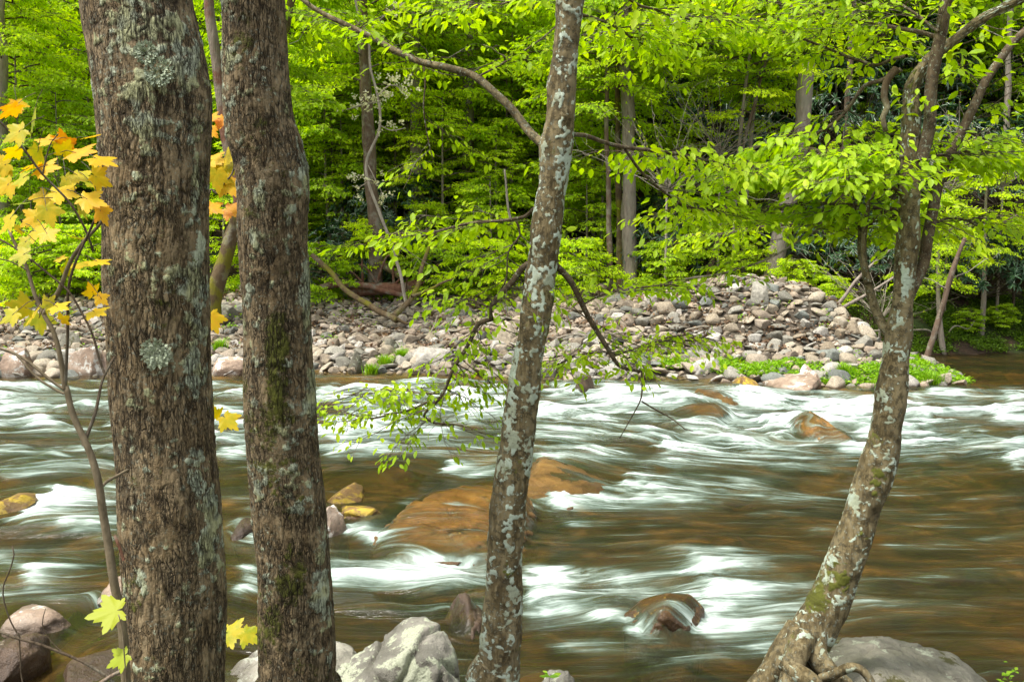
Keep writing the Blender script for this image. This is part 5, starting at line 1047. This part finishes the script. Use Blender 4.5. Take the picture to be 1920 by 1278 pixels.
for px, py, Yd, sc, v_, lb in [(740, 420, 32, 1.3, 0, 'dark leathery bush between the brown and the grey trunk'), (640, 480, 30.5, 1.0, 1, 'dark leathery bush above the slanting mossy log'), (1260, 440, 31, 1.3, 2, 'dark leathery bush right of the thickest grey trunk'), (1330, 200, 36, 1.6, 0, 'dark leathery bush high above the mound'),
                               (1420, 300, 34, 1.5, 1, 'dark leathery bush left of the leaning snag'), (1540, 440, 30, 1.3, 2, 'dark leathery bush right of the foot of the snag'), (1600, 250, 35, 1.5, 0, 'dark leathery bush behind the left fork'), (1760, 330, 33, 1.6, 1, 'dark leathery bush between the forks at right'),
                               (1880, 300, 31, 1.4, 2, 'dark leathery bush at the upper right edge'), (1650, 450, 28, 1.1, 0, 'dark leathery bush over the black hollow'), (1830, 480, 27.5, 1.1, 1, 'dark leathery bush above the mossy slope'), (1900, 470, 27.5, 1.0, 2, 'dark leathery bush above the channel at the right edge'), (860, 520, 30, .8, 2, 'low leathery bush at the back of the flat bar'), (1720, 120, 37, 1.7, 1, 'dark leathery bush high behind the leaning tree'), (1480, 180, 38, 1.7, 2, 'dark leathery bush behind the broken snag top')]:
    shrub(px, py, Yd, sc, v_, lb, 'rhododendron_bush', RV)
for px, py, Yd, sc, v_, lb in [(60, 520, 28.6, 1.0, 0, 'low lime bush on the far shore at left'), (160, 500, 29, 1.0, 1, 'low lime bush left of the thickest trunk'), (600, 520, 28.8, .8, 2, 'low green bush right of the second trunk'), (900, 500, 28.4, .8, 0, 'low lime bush left of the middle trunk foot'), (1080, 500, 28.8, .8, 1, 'low lime bush right of the middle trunk'),
                               (1250, 505, 28.6, .7, 2, 'low green bush behind the left of the mound'), (1330, 480, 29.5, .8, 0, 'lime bush behind the thin trunks'), (1490, 520, 27.5, .5, 1, 'small lime bush at the foot of the snag'), (1600, 470, 29, .7, 0, 'lime bush behind the crooked thin trunks'), (1560, 545, 27, .4, 1, 'tiny lime bush at the right shoulder of the mound'),
                               (1820, 600, 26.4, .28, 2, 'fern green bush on the mossy slope'), (1880, 590, 26.6, .28, 2, 'small green bush on the mossy slope at the right edge'), (820, 505, 28.5, .7, 2, 'low green bush at the wood edge mid left'), (1420, 505, 28.8, .6, 0, 'small lime bush left of the snag foot'), (700, 460, 30, .7, 0, 'lime bush beside the brown trunk')]:
    shrub(px, py, Yd, sc, v_, lb)
# blossoming tree
bl = thing('blossoming_tree', 'small crooked tree with pale cream blossom clusters before the dark trunk', 'tree')
def blo(path, w0, w1, nb, seed, rng_=(0, 1)):
    pts = np.array([P(x, y, 26.5) for x, y in path]); g = G(); pp = tube(g, pts, np.linspace(rpx(w0, 26.5), rpx(w1, 26.5), len(path)), 6, .12, None, .03, seed=seed); o = g.obj('branch', MAT['twig_pale'], bl)
    if nb:
        k = rng.integers(int(rng_[0] * (len(pp) - 1)), len(pp), nb); c = pp[k] + rng.normal(0, .16, (nb, 3)); m_ = 12
        gb = G(); a = rng.normal(0, 1, (nb * m_, 3)); leaves(gb, np.repeat(c, m_, 0) + rng.normal(0, .04, (nb * m_, 3)), a, rng.normal(0, 1, (nb * m_, 3)), rng.uniform(.05, .09, nb * m_), tpl_simple(.35)); gb.obj('blossom', MAT['blossom'], o)
blo([(765, 585), (752, 520), (735, 460), (712, 400), (690, 340), (688, 300), (712, 240), (708, 180), (695, 130), (690, 70), (670, 20), (660, -40)], 7, 4, 0, 1)
blo([(708, 180), (730, 160), (750, 165), (765, 175)], 3, 1.5, 24, 2)
blo([(705, 190), (680, 198), (655, 205), (635, 208)], 3, 1.5, 16, 3)
blo([(712, 235), (735, 245), (760, 240)], 2.5, 1.5, 6, 4)
blo([(690, 310), (705, 340), (715, 360), (710, 372)], 2.5, 1.5, 8, 5)
blo([(690, 340), (675, 350), (660, 348)], 2.5, 1.5, 6, 6)
blo([(690, 60), (720, 30), (760, 5)], 3, 1.5, 8, 7, (.5, 1))
# pale bare shrubs on the right
for k, (px, py, Yd, lb) in enumerate([(1780, 230, 27, 'tangle of bare pinkish twigs between the right forks'), (1880, 220, 27, 'tangle of bare pale twigs at the upper right edge'), (1350, 160, 29, 'bare pale twigs left of the broken snag'), (1250, 230, 28, 'bare white twigs right of the thickest grey trunk'), (1650, 470, 26, 'bare twigs over the black hollow')]):
    root = thing('bare_shrub', lb, 'shrub', 'bare shrubs'); g = G(); c = P(px, py + 130, Yd); n = 26
    az = rng.uniform(0, 6.28, n); dr = unit(np.stack([np.cos(az), np.sin(az) * .5, rng.uniform(.3, 1.6, n)], 1)); t = np.linspace(0, 1, 8)[None, :, None]; L = rng.uniform(1.2, 3.0, n)[:, None, None]
    pa = c + dr[:, None] * t * L + np.cumsum(rng.normal(0, .05, (n, 8, 3)), 1) * (t > 0); minitubes(g, pa, .014, .004)
    q = pa[rng.integers(0, n, 110), rng.integers(2, 8, 110)]; d2 = unit(rng.normal(0, 1, (110, 3)) + np.array([0, 0, .4])); minitubes(g, q[:, None] + d2[:, None] * t[:, ::2] * rng.uniform(.3, .9, (110, 1, 1)) + rng.normal(0, .02, (110, 4, 3)) * (t[:, ::2] > 0), .006, .002)
    bz = float(T([c[0]], [Yd])[0]); tube(g, [[c[0], Yd, bz - .1], [c[0], Yd, c[2]]], [.04, .03], 6, .3); g.obj('stems', MAT['twig_pale'], root)
    gl_ = G(); q = pa[rng.integers(0, n, 160), rng.integers(3, 8, 160)]; leaves(gl_, q, rng.normal(0, 1, (160, 3)), rng.normal(0, 1, (160, 3)), rng.uniform(.04, .08, 160), SI); gl_.obj('leaves', MAT['leaf_far'], root)

# ------------------------------------------------------------------ ground cover
def scatter_leaves(name, label, xs, ys2, n_per, ls, mat, hgt=.12, tpl=None, up=.4, cat='ground cover'):
    z = T(xs, ys2); N = len(xs); k = n_per
    pos = np.stack([xs, ys2, z], 1)[:, None] + rng.normal(0, 1, (N, k, 3)) * np.array([.07, .07, 0]) + np.array([0, 0, 1]) * rng.uniform(.0, hgt, (N, k, 1))
    a = rng.uniform(0, 6.28, (N, k)); ax = np.stack([np.cos(a), np.sin(a), rng.uniform(-.2, 1.2, (N, k)) * up * 2], -1)
    nr = np.array([0, 0, 1.]) + rng.normal(0, .5, (N, k, 3)); g = G(); r = np.repeat(rng.random((N, 1)) * .5, k, 1) + rng.random((N, k)) * .5
    leaves(g, pos.reshape(-1, 3), ax.reshape(-1, 3), nr.reshape(-1, 3), (ls * rng.uniform(.5, 1.3, (N, k))).ravel(), tpl or SI, r=r.ravel())
    tag(g.obj(name, MAT[mat]), label, cat, kind='stuff')
def region(n, poly_fn, x0, x1, y0, y1):
    x = rng.uniform(x0, x1, n); y = rng.uniform(y0, y1, n); k = poly_fn(x, y); return x[k], y[k]
MAT['litter'] = leafmat('dead leaf', [(0, (.06, .035, .02)), (.5, (.16, .09, .045)), (1, (.30, .20, .11))], .1, 1)
x, y = region(9000, lambda x, y: (n2(x, y, .8, 3, 43.) > .02) & (T(x, y, False) > .3) & (y < yh(x) + 1), -14, 9, 22, 32); x = x[:2200]; y = y[:2200]; scatter_leaves('leaf_litter', 'brown dead leaves caught between the stones at the back of the bar', x, y, 5, .09, 'litter', .16, cat='leaf litter')
for k in range(9):      # dead sticks lying over the stones
    lab = ['short dead stick among the stones left of the second thick trunk', 'thin dead stick lying behind the grass tufts', 'bent dead stick in front of the slanting mossy log', 'dead stick lying left of the rounded tan boulder', 'long thin dead stick right of the middle trunk foot', 'short dead stick at the left foot of the mound', 'dead stick lying across the mound front', 'forked looking dead stick near the mound crest', 'dead stick on the flat bar behind the middle trunk'][k]
    px_, py_ = [(410, 640), (740, 630), (700, 612), (890, 625), (1085, 640), (1190, 640), (1330, 625), (1380, 560), (1010, 585)][k]; c = P(px_, py_, 25); yy_ = np.linspace(20.5, 30, 200); zz_ = T(np.full(200, 1.) * (px_ - 960) / FPX * yy_, yy_); pyy = proj(np.stack([(px_ - 960) / FPX * yy_, yy_, zz_], 1))[1]; q_ = int(np.argmin(np.abs(pyy - py_))); x_, y_ = (px_ - 960) / FPX * yy_[q_], yy_[q_]
    a_ = rng.uniform(-.5, .5); pp_ = [np.array([x_ + t_ * math.cos(a_), y_ + t_ * math.sin(a_), 0]) for t_ in (-.55, -.2, .2, .6)]
    for j_, q2 in enumerate(pp_): q2[2] = float(T([q2[0]], [q2[1]])[0]) + .14 + .05 * (j_ % 2)
    g = G(); tube(g, pp_, [.022, .019, .015, .008], 6, .1, None, .03, seed=k); tag(g.obj('dead_stick', MAT['twig_pale'], loc=tuple(float(t_) for t_ in pp_[0])), lab, 'stick', 'dead sticks on the bar')
# green strip along the tip of the bar
def f_(x, y):
    s = y - ys(x); wd = np.interp(x, [3.2, 4.5, 6, 7.5, 9, 10.2], [.3, 1.0, .95, 1.25, 1.9, .9]); lo = np.interp(x, [3, 6, 6.4, 10.5], [.35, .35, -.05, -.05])
    return (s > lo) & (s < wd + lo + .5 * n2(x, y, 1.2, 2)) & (T(x, y, False) > -.08) & (n2(x, y, 1.6, 3, 21.) > -.5 + .5 * ss(wd * .5, wd, s - lo))
x, y = region(16000, f_, 3.2, 10.6, 19, 25); scatter_leaves('ground_cover', 'bright green leafy ground cover along the tip of the bar', x, y, 6, .065, 'grass', .10)
x, y = region(30000, lambda x, y: (y > yh(x) - 1.5) & (n2(x, y, .5, 3, 3.) > .05) & (T(x, y, False) > 0), -16, 9, 27.5, 36); x = x[:8000]; y = y[:8000]; scatter_leaves('undergrowth', 'low green undergrowth on the forest floor behind the bar', x, y, 7, .10, 'leaf_deep', .4)
x, y = region(30000, lambda x, y: (y > yh(x) - .1) & (n2(x, y, .9, 3, 8.) > -.25) & (T(x, y, False) > .02), 8, 17, 24, 31); x = x[:14000]; y = y[:14000]; scatter_leaves('mossy_growth', 'dark green moss and small plants covering the steep bank by the channel', x, y, 7, .055, 'leaf_moss', .1)
x, y = region(2500, lambda x, y: (n2(x, y, .6, 2, 13.) > .18) & (T(x, y, False) > .1) & (y < yh(x)), -14, 8, 20, 31); scatter_leaves('weeds', 'scattered small green weeds between the stones of the bar', x, y, 6, .07, 'grass', .14)
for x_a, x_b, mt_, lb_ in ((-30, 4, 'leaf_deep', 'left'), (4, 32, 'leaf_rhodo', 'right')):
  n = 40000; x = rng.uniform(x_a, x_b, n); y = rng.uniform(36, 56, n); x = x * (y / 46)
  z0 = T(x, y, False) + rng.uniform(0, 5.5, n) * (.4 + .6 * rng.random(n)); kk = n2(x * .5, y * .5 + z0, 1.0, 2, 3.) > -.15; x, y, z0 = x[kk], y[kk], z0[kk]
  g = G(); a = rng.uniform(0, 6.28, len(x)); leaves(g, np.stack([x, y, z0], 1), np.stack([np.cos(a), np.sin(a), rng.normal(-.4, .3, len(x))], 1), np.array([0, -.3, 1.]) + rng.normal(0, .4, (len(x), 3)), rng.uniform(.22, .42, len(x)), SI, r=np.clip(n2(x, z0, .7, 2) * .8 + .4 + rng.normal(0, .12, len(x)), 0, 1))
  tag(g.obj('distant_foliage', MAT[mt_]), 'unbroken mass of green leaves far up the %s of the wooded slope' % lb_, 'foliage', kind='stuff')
# grass tufts
for k, (px, py, w_, lb) in enumerate([(695, 678, 34, 'leftmost of the three grass tufts at the far waterline'), (722, 672, 34, 'middle and tallest of the three grass tufts at the far waterline'), (752, 668, 26, 'rightmost of the three grass tufts at the far waterline'), (412, 662, 34, 'green weed clump between the two thick trunks on the far shore'), (1655, 705, 60, 'grass clump on the tip of the bar by the leaning tree'), (1745, 700, 60, 'long drooping grass at the very tip of the bar'), (1580, 695, 50, 'grass clump right of the pinkish white boulder')]):
    c = Wz(px, py + 8, .15); c[2] = float(T([c[0]], [c[1]])[0]); n = 220; rad = rpx(w_, c[1]) * .6
    pos = c + np.stack([rng.normal(0, rad * .5, n), rng.normal(0, rad * .4, n), np.zeros(n)], 1); a = rng.uniform(0, 6.28, n)
    ax = np.stack([np.cos(a) * .55, np.sin(a) * .55, np.full(n, 1.)], 1); g = G(); v = np.array([[0, -.03, 0], [0, .03, 0], [.5, .025, .03], [.5, -.025, .03], [1, .0, -.06]])
    leaves(g, pos, ax, np.stack([np.cos(a), np.sin(a), np.zeros(n)], 1) * -1, rng.uniform(.18, .36, n), (v, [np.array([[0, 1, 2, 3]]), np.array([[3, 2, 4]])])); o = g.obj('grass_tuft', MAT['grass'], loc=tuple(c)); tag(o, lb, 'grass', 'grass tufts on the bar')
for o in list(C.objects):
    if o.type == 'EMPTY' and o.parent is None and tuple(o.location) == (0, 0, 0) and o.children:
        lo = None
        for ch in o.children:
            if ch.type == 'MESH' and ch.name.split('.')[0] in ('trunk', 'stem', 'stems', 'branch'):
                n = len(ch.data.vertices); a = np.empty(n * 3, np.float32); ch.data.vertices.foreach_get('co', a); a = a.reshape(-1, 3); q = a[a[:, 2].argmin()]
                if lo is None or q[2] < lo[2]: lo = q
        if lo is not None: rebase(o, tuple(float(t) for t in lo))
